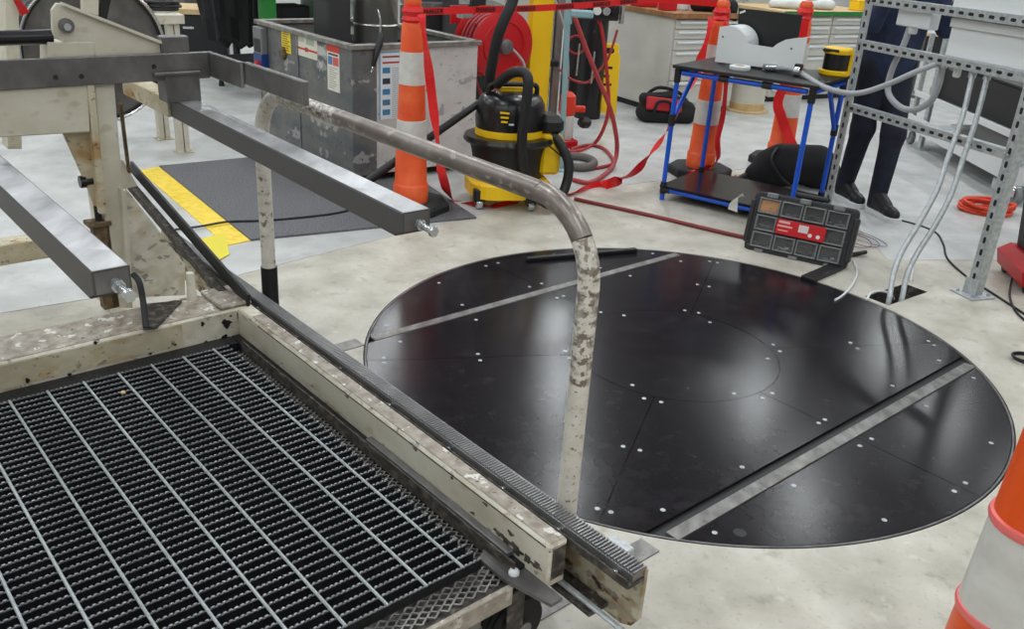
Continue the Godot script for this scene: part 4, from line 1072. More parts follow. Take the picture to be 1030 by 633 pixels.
	part(Sh.new().lathe([Vector2(0.05, 0.06), Vector2(0.06, 0.08), Vector2(0.06, 0.24), Vector2(0.05, 0.25), Vector2(0.0, 0.25)], Transform3D(), 20), "barrel", M.white_soft, j)
	part(Sh.new().lathe([Vector2(0.055, 0.25), Vector2(0.065, 0.27), Vector2(0.06, 0.40), Vector2(0.03, 0.43), Vector2(0, 0.43)], Transform3D(), 20), "head", flat_mat(rgb(226, 64, 40), 0.4), j)
	part(Sh.new().bar(Vector3(0.03, 0.30, 0), Vector3(0.13, 0.30, 0.06), 0.05, 0.05, Vector3.UP, 0.01), "arm", flat_mat(rgb(226, 64, 40), 0.4), j)
	part(Sh.new().box(Vector3(0.12, 0.20, 0.08), Vector3(0.10, 0.08, 0.10), 0.025), "coupling", M.black, j)
	# red hoses
	var h1 := G(625, 150)
	var h0 := G(617, 167)
	solo(Sh.new().tube(curve([A(566, -10, h0), A(577, 15, h0), A(590, 50, h0), A(603, 82, h0), A(614, 110, h0), A(620, 138, h0), A(620, 156, h0), G(615, 169, 0.018), G(605, 178, 0.016), G(592, 184, 0.016), G(577, 181, 0.016)], 6), 0.017, 10), "air_hose", M.red_hose, "long pinkish red air hose looping down to the floor", "hose", "red air hoses by the vacuum")
	solo(Sh.new().tube(curve([A(592, 15, h1), A(602, 20, h1), A(607, 40, h1), A(611, 80, h1), A(612, 110, h1), A(606, 132, h1), A(596, 146, h1), G(580, 152, 0.016), G(566, 152, 0.016)], 6), 0.015, 10), "air_hose", flat_mat(rgb(172, 44, 46), 0.45), "dark red air hose running down past the yellow floor sign", "hose", "red air hoses by the vacuum")
	solo(Sh.new().tube(curve([G(574, 150, 0.014), G(592, 146, 0.014), G(608, 150, 0.014), G(617, 163, 0.014), G(606, 168, 0.014), G(588, 170, 0.014)], 6), 0.013, 10), "air_hose", M.red_hose, "red air hose lying in a loop on the floor", "hose", "red air hoses by the vacuum")
	solo(Sh.new().tube(curve([A(563, 70, h1), A(575, 80, h1), A(590, 83, h1), A(600, 74, h1), A(612, 58, h1), A(621, 30, h1)], 6), 0.01, 8), "air_hose", M.red_hose, "thin red hose sagging in front of the black cylinders", "hose", "red air hoses by the vacuum")
	var lp := []
	for k in 26: lp.append(A(580 + 9 * cos(TAU * k / 24.0), 45 + 9 * sin(TAU * k / 24.0), h1))
	solo(Sh.new().tube(lp, 0.009, 8), "air_hose", flat_mat(rgb(160, 30, 36), 0.45), "small round coil of red hose hung on the black cylinder", "hose", "red air hoses by the vacuum")
	var ring := []
	var rc := G(581, 164, 0.02)
	for k in 25: ring.append(rc + Vector3(cos(TAU * k / 24.0) * 0.12, 0.01, sin(TAU * k / 24.0) * 0.17))
	solo(Sh.new().tube(ring, 0.03, 12, false), "rubber_ring", flat_mat(rgb(104, 100, 96), 0.7), "thick grey rubber ring lying on the floor within the red hoses", "ring")
	# regulators, cables and fittings above the cylinders
	var rg := thing("gauge_block", "dark pressure regulator block with knobs above the black cylinders", "regulator", A(608, 12, h1), 10.0)
	part(Sh.new().box(Vector3(0, 0, 0), Vector3(0.22, 0.12, 0.08), 0.012), "body", M.black, rg)
	for k in 3: part(Sh.new().lathe([Vector2(0.03, 0), Vector2(0.03, 0.03), Vector2(0, 0.032)], y_to(Vector3.BACK, Vector3(-0.07 + 0.07 * k, 0.01, 0.04)), 14), "gauge", [M.white, M.bright, M.black_gloss][k], rg)
	part(Sh.new().tube([Vector3(0.14, 0.05, 0), Vector3(0.14, -0.08, 0)], 0.02, 10), "fitting", M.bright, rg)
	part(Sh.new().tube([Vector3(0, 0, -0.02), Vector3(-0.05, -0.16, -0.02)], 0.018, 10), "stem", M.black, rg)
	var gr := G(560, 125)
	solo(Sh.new().tube(curve([A(553, 4, gr), A(556, 18, gr), A(565, 22, gr), A(570, 10, gr), A(566, -4, gr)], 6), 0.007, 8), "green_cable", flat_mat(rgb(70, 110, 84), 0.5), "thin green cable curling beside the yellow stand's top", "cable")
	for z in [[581, 60, 44], [596, 68, 35]]:
		var cc := A(z[0], z[1], h1 + Vector3(0, 0, 0.1))
		solo(Sh.new().tube([cc + Vector3(0, -0.12, 0), cc + Vector3(0.005, 0.12, 0)], 0.007, 8), "chain", M.bright, "short bright chain hanging against the black cylinder" if z[0] < 590 else "brass coloured rod fixed upright to the black cylinder", "chain" if z[0] < 590 else "rod")

# ------------------------------------------------------------------ blue pipe table
func blue_table() -> void:
	var fl := G(683, 66, 0.86)
	var fr := G(819, 86, 0.86)
	var dir := (fr - fl)
	var L := dir.length()
	var turn := rad_to_deg(atan2(-dir.z, dir.x))
	var t := thing("pipe_table", "small work table of blue pipes with a black top and a low shelf", "table", Vector3(fl.x, 0, fl.z), turn)
	var W := 0.58
	part(Sh.new().span(Vector3(-0.03, 0.845, -W - 0.03), Vector3(L + 0.03, 0.865, 0.03), 0.004), "table_top", M.black, t)
	part(Sh.new().span(Vector3(-0.02, 0.085, -W), Vector3(L + 0.02, 0.10, 0.02), 0.004), "shelf", M.black_plate, t)
	var r := 0.0155
	for c in [Vector2(0, 0), Vector2(L, 0), Vector2(0, -W), Vector2(L, -W)]:
		var lg := part(Sh.new().tube([Vector3(c.x, 0.0, c.y), Vector3(c.x, 0.80, c.y)], r, 14), "leg", M.blue_pipe, t)
		part(Sh.new().tube([Vector3(c.x, 0.76, c.y), Vector3(c.x, 0.845, c.y)], r + 0.006, 14), "joint", M.black, lg)
		part(Sh.new().tube([Vector3(c.x, 0.045, c.y), Vector3(c.x, 0.12, c.y)], r + 0.006, 14), "joint", M.black, lg)
	for z in [0.0, -W]:
		var rl := part(Sh.new().tube([Vector3(0.03, 0.82, z), Vector3(L - 0.03, 0.82, z)], r, 14), "rail", M.blue_pipe, t)
		for k in [0.36, 0.68]: part(Sh.new().tube([Vector3(L * k - 0.03, 0.82, z), Vector3(L * k + 0.03, 0.82, z)], r + 0.005, 14), "joint", M.black, rl)
		var lw := part(Sh.new().tube([Vector3(0.03, 0.07, z), Vector3(L - 0.03, 0.07, z)], r, 14), "rail", M.blue_pipe, t)
		part(Sh.new().tube([Vector3(0.0, 0.07, z), Vector3(0.05, 0.07, z)], r + 0.005, 14), "joint", M.black, lw)
	for x in [0.0, L]:
		part(Sh.new().tube([Vector3(x, 0.82, 0), Vector3(x, 0.82, -W)], r, 14), "rail", M.blue_pipe, t)
		part(Sh.new().tube([Vector3(x, 0.07, 0), Vector3(x, 0.07, -W)], r, 14), "rail", M.blue_pipe, t)
		var br := part(Sh.new().tube([Vector3(x, 0.52, -0.0 if x == 0.0 else -W), Vector3(x, 0.81, -0.27 if x == 0.0 else -W + 0.27)], r - 0.001, 14), "brace", M.blue_pipe, t)
		part(Sh.new().tube([Vector3(x, 0.49, 0.0 if x == 0.0 else -W), Vector3(x, 0.56, 0.0 if x == 0.0 else -W)], r + 0.006, 14), "joint", M.black, br)
	var tx := t.transform
	# white sheet-metal chute on the table: two curled cheeks joined by a plate
	var b := thing("white_bracket", "large white formed sheet bracket with two curled ends on the blue table", "bracket", tx * Vector3(0.50, 0.865, -0.32), turn)
	var inv := b.transform.affine_inverse()
	var pn := b.transform.basis.z
	var po := b.position + pn * 0.03
	var o2 := PackedVector2Array()
	for q in [[719, 62], [724, 27], [735, 26], [744, 30], [750, 36], [752, 44], [777, 48], [782, 44], [790, 40], [802, 38], [812, 38], [806, 70], [780, 69], [752, 66]]:
		var c := inv * PL(q[0], q[1], po, pn)
		o2.append(Vector2(c.x, maxf(c.y, 0.0)))
	part(Sh.new().prism(o2, 0.022, 0.03, Transform3D(), 0.002), "face_plate", M.white, b)
	var curl := PackedVector2Array()
	var cc := inv * PL(733, 46, po, pn)
	var rr := 0.12
	for k in 11: curl.append(Vector2(cc.x, cc.y) + Vector2.from_angle(lerpf(-0.3, 1.95, k / 10.0)) * rr)
	for k in 11: curl.append(Vector2(cc.x, cc.y) + Vector2.from_angle(lerpf(1.95, -0.3, k / 10.0)) * (rr - 0.006))
	part(Sh.new().prism(curl, -0.16, 0.022), "curl", M.white, b)
	part(Sh.new().prism(PackedVector2Array([o2[0], o2[1], o2[1] + Vector2(0.008, 0), o2[0] + Vector2(0.008, 0)]), -0.16, 0.022), "end_flange", M.white, b)
	var c2 := inv * PL(806, 60, po, pn)
	var curl2 := PackedVector2Array()
	for k in 9: curl2.append(Vector2(c2.x, c2.y) + Vector2.from_angle(lerpf(1.75, 2.9, k / 8.0)) * 0.125)
	for k in 9: curl2.append(Vector2(c2.x, c2.y) + Vector2.from_angle(lerpf(2.9, 1.75, k / 8.0)) * 0.119)
	part(Sh.new().prism(curl2, -0.16, 0.022), "curl", M.white, b)
	for q in [[727, 37], [796, 49]]:
		var s := inv * PL(q[0], q[1], po, pn)
		part(Sh.new().lathe([Vector2(0.007, 0), Vector2(0.005, 0.002), Vector2(0, 0.002)], y_to(Vector3.BACK, Vector3(s.x, s.y, 0.03)), 8), "rivet", M.mill, b)
	# roll of white tape in front of the bracket
	var rl := thing("tape_roll", "white roll lying on the blue table's black top in front of the bracket", "roll", Vector3(), 0.0)
	var rp := G(744, 70, 0.865)
	rl.position = Vector3(rp.x, 0.865, rp.z)
	part(Sh.new().lathe([Vector2(0.03, 0), Vector2(0.062, 0), Vector2(0.064, 0.004), Vector2(0.064, 0.02), Vector2(0.06, 0.024), Vector2(0.03, 0.024), Vector2(0.03, 0)], Transform3D(), 28), "roll", M.white, rl)
	part(Sh.new().lathe([Vector2(0.03, 0), Vector2(0.03, 0.024), Vector2(0.026, 0.024), Vector2(0.026, 0)], Transform3D(), 20), "core", M.ply, rl)
	# flexible conduit from the table across to the panel frame
	var c0 := G(776, 68, 0.89)
	var fe := Vector3(1.98, 0, -5.0)
	var end := fpt(0.50, 1.07, -0.03)
	var cd := thing("flexible_conduit", "long grey flexible conduit sagging from the blue table to the slotted frame", "conduit", c0)
	var cp := [c0, G(800, 71, 0.89), A(830, 88, Vector3(1.85, 0, -5.1)), A(860, 94, Vector3(1.88, 0, -5.0)), A(890, 86, Vector3(1.93, 0, -4.92)), A(922, 72, Vector3(2.0, 0, -4.85)), end]
	for i in cp.size(): cp[i] -= c0
	part(Sh.new().tube(curve(cp, 8), 0.015, 14), "tube", M.grey_pipe, cd)
	part(Sh.new().tube([cp[0] + Vector3(-0.05, 0.0, 0.01), cp[0] + Vector3(0.03, 0, -0.004)], 0.021, 12), "connector", M.bright, cd)
	var ry := thing("label_printer", "yellow and black round handheld device on the blue table's corner", "tool", tx * Vector3(L - 0.05, 0.865, -W + 0.07), turn)
	part(Sh.new().lathe([Vector2(0, 0), Vector2(0.085, 0), Vector2(0.095, 0.01), Vector2(0.095, 0.03), Vector2(0.08, 0.035)], Transform3D(), 28), "base_ring", M.yellow, ry)
	part(Sh.new().lathe([Vector2(0.078, 0.03), Vector2(0.078, 0.13), Vector2(0, 0.13)], Transform3D(), 28), "body", M.black_gloss, ry)
	part(Sh.new().lathe([Vector2(0.0, 0.13), Vector2(0.085, 0.13), Vector2(0.09, 0.14), Vector2(0.09, 0.155), Vector2(0.08, 0.165), Vector2(0, 0.165)], Transform3D(), 28), "top_ring", M.yellow, ry)
	part(Sh.new().box(Vector3(0.085, 0.09, 0.0), Vector3(0.02, 0.12, 0.03), 0.006), "handle", M.yellow, ry)
	part(Sh.new().box(Vector3(-0.02, 0.15, 0.075), Vector3(0.10, 0.02, 0.03), 0.005), "slot", M.black, ry)
	var cl := thing("pipe_clamp", "small bright pipe clamp with black lever on the blue table", "clamp", tx * Vector3(L - 0.18, 0.865, -0.22), turn)
	part(Sh.new().lathe([Vector2(0.018, 0), Vector2(0.03, 0), Vector2(0.03, 0.035), Vector2(0.018, 0.035)], y_to(Vector3.RIGHT, Vector3(-0.02, 0.03, 0)), 16), "ring", M.bright, cl)
	part(Sh.new().box(Vector3(0.0, 0.06, 0), Vector3(0.05, 0.03, 0.025), 0.006), "lever", M.black, cl)

# ------------------------------------------------------------------ parts organiser case leaning by the turntable
func parts_case() -> void:
	# stands on edge on the floor, tilted back a little
	var p0 := G(752, 252)
	var p1 := G(842, 272)
	var turn := rad_to_deg(atan2(-(p1.z - p0.z), p1.x - p0.x))
	var mid := (p0 + p1) / 2
	var t := thing("parts_organizer", "black organizer case with clear lid windows and a red label, standing on edge", "organizer case", mid, turn)
	var W := p0.distance_to(p1) + 0.07
	var Hh := 0.335
	var tilt := Basis(Vector3.RIGHT, deg_to_rad(-14))
	var xf := Transform3D(tilt, Vector3(0, 0.0, 0.0))
	var outl := rounded(W, Hh, 0.03, Vector2(0, Hh / 2), 3)
	part(Sh.new().prism(outl, -0.085, -0.03, xf, 0.004), "tray", M.case_black, t)
	# the lid is a frame of rounded window openings
	part(Sh.new().prism(rounded(W - 0.01, Hh - 0.01, 0.03, Vector2(0, Hh / 2), 3), -0.028, -0.016, xf, 0.003), "lid", M.case_black, t)
	var cw := (W - 0.07) / 4
	var chh := (Hh - 0.05) / 3
	for i in 4:
		for j in 3:
			var c := Vector2(-W / 2 + 0.035 + cw * (i + 0.5), 0.025 + chh * (j + 0.5))
			if j == 1 and (i == 1 or i == 2): continue
			var fr := Sh.new()
			for e in [[Vector2(0, chh / 2 - 0.009), Vector2(cw - 0.006, 0.009)], [Vector2(0, -chh / 2 + 0.009), Vector2(cw - 0.006, 0.009)], [Vector2(cw / 2 - 0.008, 0), Vector2(0.009, chh - 0.01)], [Vector2(-cw / 2 + 0.008, 0), Vector2(0.009, chh - 0.01)]]:
				fr.box(xf * Vector3(c.x + e[0].x, c.y + e[0].y, -0.008), Vector3(e[1].x, e[1].y, 0.018), 0.003, tilt)
			var w := part(fr, "window_frame", M.case_grey, t)
			part(Sh.new().box(xf * Vector3(c.x, c.y, -0.0105), Vector3(cw - 0.02, chh - 0.022, 0.002), 0.0, tilt), "window", M.clear, w)
			# hardware heaped in the bottom of the bin
			var hp := Sh.new()
			for k in 14:
				var pp := xf * Vector3(c.x + rng.randf_range(-0.4, 0.4) * cw, c.y + rng.randf_range(-0.42, -0.1) * chh, -0.0145 + rng.randf_range(0.0, 0.002))
				var a := rng.randf() * TAU
				hp.bar(pp, pp + tilt * Vector3(cos(a), sin(a) * 0.4, 0.0) * 0.026, 0.004, 0.003)
			part(hp, "hardware", M.bright if (i + j) % 2 else M.mill, w).set_meta("kind", "stuff")
			if i == 0 and j == 2: part(Sh.new().box(xf * Vector3(c.x, c.y, -0.013), Vector3(cw - 0.022, chh - 0.03, 0.003), 0.0, tilt), "foam", flat_mat(rgb(206, 152, 104), 0.8), w)
	var lc := Vector2(-W / 2 + 0.035 + cw * 2 + 0.01, 0.025 + chh * 1.5)
	var lb := part(Sh.new().box(xf * Vector3(lc.x, lc.y, 0.0), Vector3(cw * 2.15, chh * 0.86, 0.012), 0.002, tilt), "label", M.red, t, "red printed label")
	for e in [[-0.75, 0.28, 0.5, 0.14], [-0.70, 0.05, 0.66, 0.10], [-0.75, -0.2, 0.45, 0.06]]:
		part(Sh.new().box(xf * Vector3(lc.x + e[0] * cw, lc.y + e[1] * chh, 0.0065), Vector3(e[2] * cw, e[3] * chh, 0.001), 0.0, tilt), "printed_line", flat_mat(rgb(226, 170, 170), 0.5), lb)
	part(Sh.new().box(xf * Vector3(lc.x + 0.12 * cw, lc.y + 0.1 * chh, 0.0065), Vector3(0.42 * cw, 0.42 * chh, 0.001), 0.0, tilt), "printed_picture", flat_mat(rgb(216, 206, 204), 0.5), lb)
	for e in [0.45, 0.8]: part(Sh.new().lathe([Vector2(0.011, 0), Vector2(0.011, 0.001), Vector2(0, 0.001)], Transform3D(tilt * Basis(Vector3.RIGHT, PI / 2), xf * Vector3(lc.x + e * cw, lc.y - 0.18 * chh, 0.0065)), 12), "printed_dot", M.white, lb)
	for k in 3: part(Sh.new().box(xf * Vector3(-W * 0.32 + k * W * 0.32, Hh - 0.012, -0.02), Vector3(0.06, 0.03, 0.05), 0.006, tilt), "latch", M.case_grey, t)
	for k in 3: part(Sh.new().box(xf * Vector3(-W * 0.34 + k * W * 0.34, 0.012, -0.02), Vector3(0.05, 0.022, 0.03), 0.004, tilt), "hinge", M.case_grey, t)
	part(Sh.new().box(xf * Vector3(0.02, Hh + 0.018, -0.06), Vector3(0.19, 0.03, 0.04), 0.01, tilt), "handle", M.case_black, t)
	for s in [-1.0, 1.0]: part(Sh.new().box(xf * Vector3(s * (W / 2 - 0.004), Hh / 2, -0.045), Vector3(0.03, Hh * 0.72, 0.07), 0.008, tilt), "side_rib", M.case_black, t)
	# a torn paper tag taped to its upper corner, and the flat bar lying under it
	var inv := t.transform.affine_inverse()
	var tg := [inv * A(748, 196, mid), inv * A(741, 199, mid), inv * A(738, 205, mid), inv * A(737, 212, mid)]
	part(Sh.new().ribbon(curve(tg, 4), curve([Vector3(0.0, 0.012, 0.02), Vector3(0.012, 0.012, 0.012), Vector3(0.022, 0.004, 0.0), Vector3(0.026, -0.006, -0.006)], 4)), "paper_tag", M.paper, t, "torn white paper tag")
	var k0 := G(812, 281, 0.012)
	var k1 := G(842, 268, 0.012)
	solo(Sh.new().bar(k0, k1, 0.075, 0.022, Vector3.UP, 0.003), "black_block", M.black, "flat black bar lying under the organizer case at the turntable's rim", "bar")

# ------------------------------------------------------------------ slotted steel frame with the electrical panel
const FRAME := Vector3(1.942, 0, -5.281)
const FRAME_TURN := -69.15
func fpt(s: float, y: float, z: float) -> Vector3:
	return FRAME + Basis(Vector3.UP, deg_to_rad(FRAME_TURN)) * Vector3(s, y, z)
func slotted(parent: Node3D, called: String, a: Vector3, b: Vector3, face: Vector3, other: Vector3, w := 0.042) -> void:
	# an angle profile with dark slots on its front leg
	var d := (b - a).normalized()
	var L := a.distance_to(b)
	var g := part(Sh.new().bar(a + face * 0.0, b, 0.003, w, other, 0.0), called, M.zinc, parent)
	var sd := face.cross(d).normalized()
	g.mesh = Sh.new().box((a + b) / 2, Vector3(w, 0.003, L), 0.0, Basis(d.cross(face).normalized(), face, d).orthonormalized()).box((a + b) / 2 + other * w / 2 - face * w / 2, Vector3(0.003, w, L), 0.0, Basis(d.cross(face).normalized(), face, d).orthonormalized()).mesh()
	var n := int(L / 0.064)
	var slot := Sh.new().prism(rounded(0.016, 0.033, 0.007, Vector2(), 2), 0.0, 0.0012).mesh()
	for k in n:
		var o := part(slot, "slot", M.black, g)
		o.transform = Transform3D(Basis(d.cross(face).normalized(), d, face).orthonormalized(), a + d * (0.03 + k * 0.064) + face * 0.0015)
		if o.transform.basis.determinant() < 0: o.transform.basis.x = -o.transform.basis.x
func panel_frame() -> void:
	var t := thing("slotted_frame", "galvanised slotted steel angle frame carrying a white panel and conduits", "frame", FRAME, FRAME_TURN)
	var F := Vector3.BACK
	slotted(t, "upright", Vector3(-0.10, 0.01, 0), Vector3(-0.10, 2.0, 0), F, Vector3.LEFT, 0.055)
	slotted(t, "upright", Vector3(1.085, 0.01, 0), Vector3(1.085, 2.0, 0), F, Vector3.RIGHT, 0.055)
	for h in [1.325, 1.085, 0.725]:
		slotted(t, "cross_bar", Vector3(-0.08, h, 0.006), Vector3(1.07, h + 0.0, 0.006), F, Vector3.UP, 0.045)
	for s in [-0.10, 1.085]:
		var fp := part(Sh.new().box(Vector3(s, 0.005, -0.02), Vector3(0.15, 0.008, 0.15), 0.001), "foot_plate", M.zinc, t)
		part(Sh.new().span(Vector3(s - 0.04, 0.009, 0.004), Vector3(s + 0.04, 0.09, 0.01), 0.001), "angle_cleat", M.zinc, fp)
		for c in [Vector2(-0.05, 0.03), Vector2(0.05, 0.03), Vector2(0.05, -0.07), Vector2(-0.05, -0.07)]: part(Sh.new().lathe([Vector2(0.009, 0.009), Vector2(0.009, 0.018), Vector2(0, 0.018)], Transform3D(Basis(), Vector3(s + c.x, 0, c.y)), 6), "anchor_bolt", M.bright, fp)
	for h in [1.3, 1.06, 0.70]:
		for s in [-0.10, 1.085]: part(Sh.new().lathe([Vector2(0.011, 0), Vector2(0.011, 0.008), Vector2(0, 0.009)], y_to(Vector3.BACK, Vector3(s, h + 0.025, 0.009)), 6), "bolt", M.bright, t)
	# white enclosure behind the bars
	var e := thing("electrical_enclosure", "large white electrical enclosure mounted behind the slotted frame's upper bars", "enclosure", fpt(0.5, 1.075, -0.02), FRAME_TURN)
	part(Sh.new().span(Vector3(0.0, 0.03, -0.26), Vector3(0.75, 0.92, -0.02), 0.006), "body", M.white, e)
	part(Sh.new().span(Vector3(-0.008, 0.225, -0.02), Vector3(0.758, 0.93, 0.0), 0.005), "door", M.white, e)
	part(Sh.new().span(Vector3(0.0, 0.175, -0.022), Vector3(0.75, 0.222, -0.006), 0.003), "gutter", M.white_soft, e)
	var jb := thing("junction_box", "small white junction box under the frame's top bar", "junction box", fpt(0.20, 1.215, -0.03), FRAME_TURN)
	part(Sh.new().span(Vector3(-0.09, 0.0, -0.07), Vector3(0.16, 0.085, 0.0), 0.006), "box", M.white, jb)
	part(Sh.new().lathe([Vector2(0.02, -0.035), Vector2(0.024, -0.03), Vector2(0.024, 0.0)], Transform3D(Basis(), Vector3(0.02, 0, -0.03)), 14), "gland", M.white_soft, jb)
	# grey conduit looping down from the box
	var z := -0.05
	var f := func(x: float, y: float) -> Vector3: return PL(x, y, fpt(0, 0, z), t.transform.basis.z)
	var o := fpt(0.22, 1.19, z)
	var lo := thing("conduit_loop", "grey flexible conduit hanging in a loop below the junction box", "conduit", o)
	var pts := [f.call(915, 28), f.call(909, 45), f.call(898, 68), f.call(893, 88), f.call(897, 100), f.call(908, 109), f.call(922, 110), f.call(936, 102), f.call(944, 86), f.call(948, 68)]
	for i in pts.size(): pts[i] -= o
	part(Sh.new().tube(curve(pts, 6), 0.017, 14), "tube", M.grey_pipe, lo)
	part(Sh.new().tube([pts[9], pts[9] + Vector3(0, 0.05, 0)], 0.024, 12), "connector", M.bright, lo)
	# two rigid conduits bending down into the floor trench
	for q in [[[979, 72], [968, 118], [953, 160], [943, 190], [926, 222], [908, 252], [899, 275], [894, 303]], [[994, 74], [982, 120], [968, 162], [957, 195], [941, 226], [922, 256], [912, 278], [907, 301]]]:
		var bot := G(q[7][0], q[7][1])
		var topp := PL(q[0][0], q[0][1], fpt(0, 0, -0.03), t.transform.basis.z)
		var pp := []
		for i in 8:
			var k := float(i) / 7.0
			var guess := topp.lerp(bot, k)
			pp.append(A(q[i][0], q[i][1], Vector3(guess.x, 0, guess.z)))
		pp[0] = topp
		pp.append(pp[7] + Vector3(-0.01, -0.12, 0.01))
		var rc := thing("rigid_conduit", "bent galvanised conduit running into the floor trench, on the side of the " + ("white elbow fitting" if q[0][0] < 985 else "right slotted upright"), "conduit", topp, 0.0, "pair of galvanised conduits")
		for i in pp.size(): pp[i] -= topp
		part(Sh.new().tube(curve(pp, 5), 0.0135, 14), "pipe", M.zinc, rc)
		part(Sh.new().tube([pp[0] + Vector3(0, -0.03, 0), pp[0] + Vector3(0, 0.04, 0)], 0.019, 12), "coupling", M.zinc, rc)
	var vb := thing("valve_fitting", "small white plastic elbow fitting under the middle slotted bar", "fitting", f.call(963, 72), FRAME_TURN)
	part(Sh.new().box(Vector3(), Vector3(0.035, 0.06, 0.035), 0.008), "body", M.white, vb)
	part(Sh.new().tube([Vector3(0, 0.01, 0), Vector3(-0.05, 0.012, 0)], 0.013, 12), "stub", M.bright, vb)
	var cy := thing("wall_post", "narrow grey steel post with brackets standing behind the slotted frame", "post", G(925, 150), FRAME_TURN)
	part(Sh.new().span(Vector3(-0.02, 0, -0.02), Vector3(0.02, 1.5, 0.02), 0.003), "post", M.zinc, cy)
	part(Sh.new().box(Vector3(0, 1.1, 0.03), Vector3(0.03, 0.1, 0.04), 0.005), "bracket", M.bright, cy)
	part(Sh.new().box(Vector3(0, 0.005, 0.0), Vector3(0.12, 0.01, 0.12)), "foot_plate", M.zinc, cy)

# ------------------------------------------------------------------ the person behind the frame
# smooth skin over tapered bones: bones are [a, b, radius_a, radius_b]
func skin(bones: Array, cell: float, blend: float) -> Sh:
	var lo := Vector3.INF
	var hi := -Vector3.INF
	for b in bones:
		for k in 2:
			var r: float = b[2 + k] + blend + 2 * cell
			lo = lo.min(b[k] - Vector3.ONE * r); hi = hi.max(b[k] + Vector3.ONE * r)
	var nx := int((hi.x - lo.x) / cell) + 2
	var ny := int((hi.y - lo.y) / cell) + 2
	var nz := int((hi.z - lo.z) / cell) + 2
	var g := PackedFloat32Array()
	g.resize(nx * ny * nz)
	g.fill(1.0)
	for b in bones:
		var a: Vector3 = b[0]
		var ab: Vector3 = b[1] - a
		var l2 := maxf(ab.length_squared(), 1e-9)
		var m: float = maxf(b[2], b[3]) + blend + 2 * cell
		var q0 := ((a.min(b[1]) - Vector3.ONE * m - lo) / cell).floor()
		var q1 := ((a.max(b[1]) + Vector3.ONE * m - lo) / cell).ceil()
		for i in range(maxi(0, int(q0.x)), mini(nx, int(q1.x) + 1)):
			for j in range(maxi(0, int(q0.y)), mini(ny, int(q1.y) + 1)):
				for k in range(maxi(0, int(q0.z)), mini(nz, int(q1.z) + 1)):
					var p := lo + Vector3(i, j, k) * cell
					var u := clampf((p - a).dot(ab) / l2, 0.0, 1.0)
					var d: float = p.distance_to(a + ab * u) - lerpf(b[2], b[3], u)
					var id := (i * ny + j) * nz + k
					var e := g[id]
					var h := maxf(blend - absf(d - e), 0.0) / blend
					g[id] = minf(d, e) - h * h * blend * 0.25
	var s := Sh.new()
	var vid := {}
	var pos := []
	var nor := []
	for i in nx - 1:
		for j in ny - 1:
			for k in nz - 1:
				var base := (i * ny + j) * nz + k
				var g0 := g[base]
				if absf(g0) > cell * 2.5: continue
				var sum := Vector3.ZERO
				var cnt := 0
				var neg := 0
				var vals := []
				for c in 8:
					vals.append(g[base + (c & 1) * ny * nz + ((c >> 1) & 1) * nz + (c >> 2)])
					if vals[c] < 0.0: neg += 1
				if neg == 0 or neg == 8: continue
				for c in 8:
					for ax in [1, 2, 4]:
						if c & ax: continue
						var v0: float = vals[c]
						var v1: float = vals[c | ax]
						if (v0 < 0.0) == (v1 < 0.0): continue
						var u := v0 / (v0 - v1)
						var p := Vector3(c & 1, (c >> 1) & 1, c >> 2)
						if ax == 1: p.x += u
						elif ax == 2: p.y += u
						else: p.z += u
						sum += p; cnt += 1
				vid[base] = pos.size()
				pos.append(lo + (Vector3(i, j, k) + sum / cnt) * cell)
				nor.append(Vector3(vals[1] + vals[3] + vals[5] + vals[7] - vals[0] - vals[2] - vals[4] - vals[6], vals[2] + vals[3] + vals[6] + vals[7] - vals[0] - vals[1] - vals[4] - vals[5], vals[4] + vals[5] + vals[6] + vals[7] - vals[0] - vals[1] - vals[2] - vals[3]).normalized())
	var st := [ny * nz, nz, 1]
	for base in vid:
		for ax in 3:
			var nb: int = base + st[ax]
			if nb >= g.size() or (g[base] < 0.0) == (g[nb] < 0.0): continue
			var o1: int = st[(ax + 1) % 3]
			var o2: int = st[(ax + 2) % 3]
			var q := [base, base - o1, base - o1 - o2, base - o2]
			if not (vid.has(q[1]) and vid.has(q[2]) and vid.has(q[3])): continue
			var w := q.map(func(x): return vid[x])
			s.tri(pos[w[0]], pos[w[1]], pos[w[2]], nor[w[0]], nor[w[1]], nor[w[2]])
			s.tri(pos[w[0]], pos[w[2]], pos[w[3]], nor[w[0]], nor[w[2]], nor[w[3]])
	return s
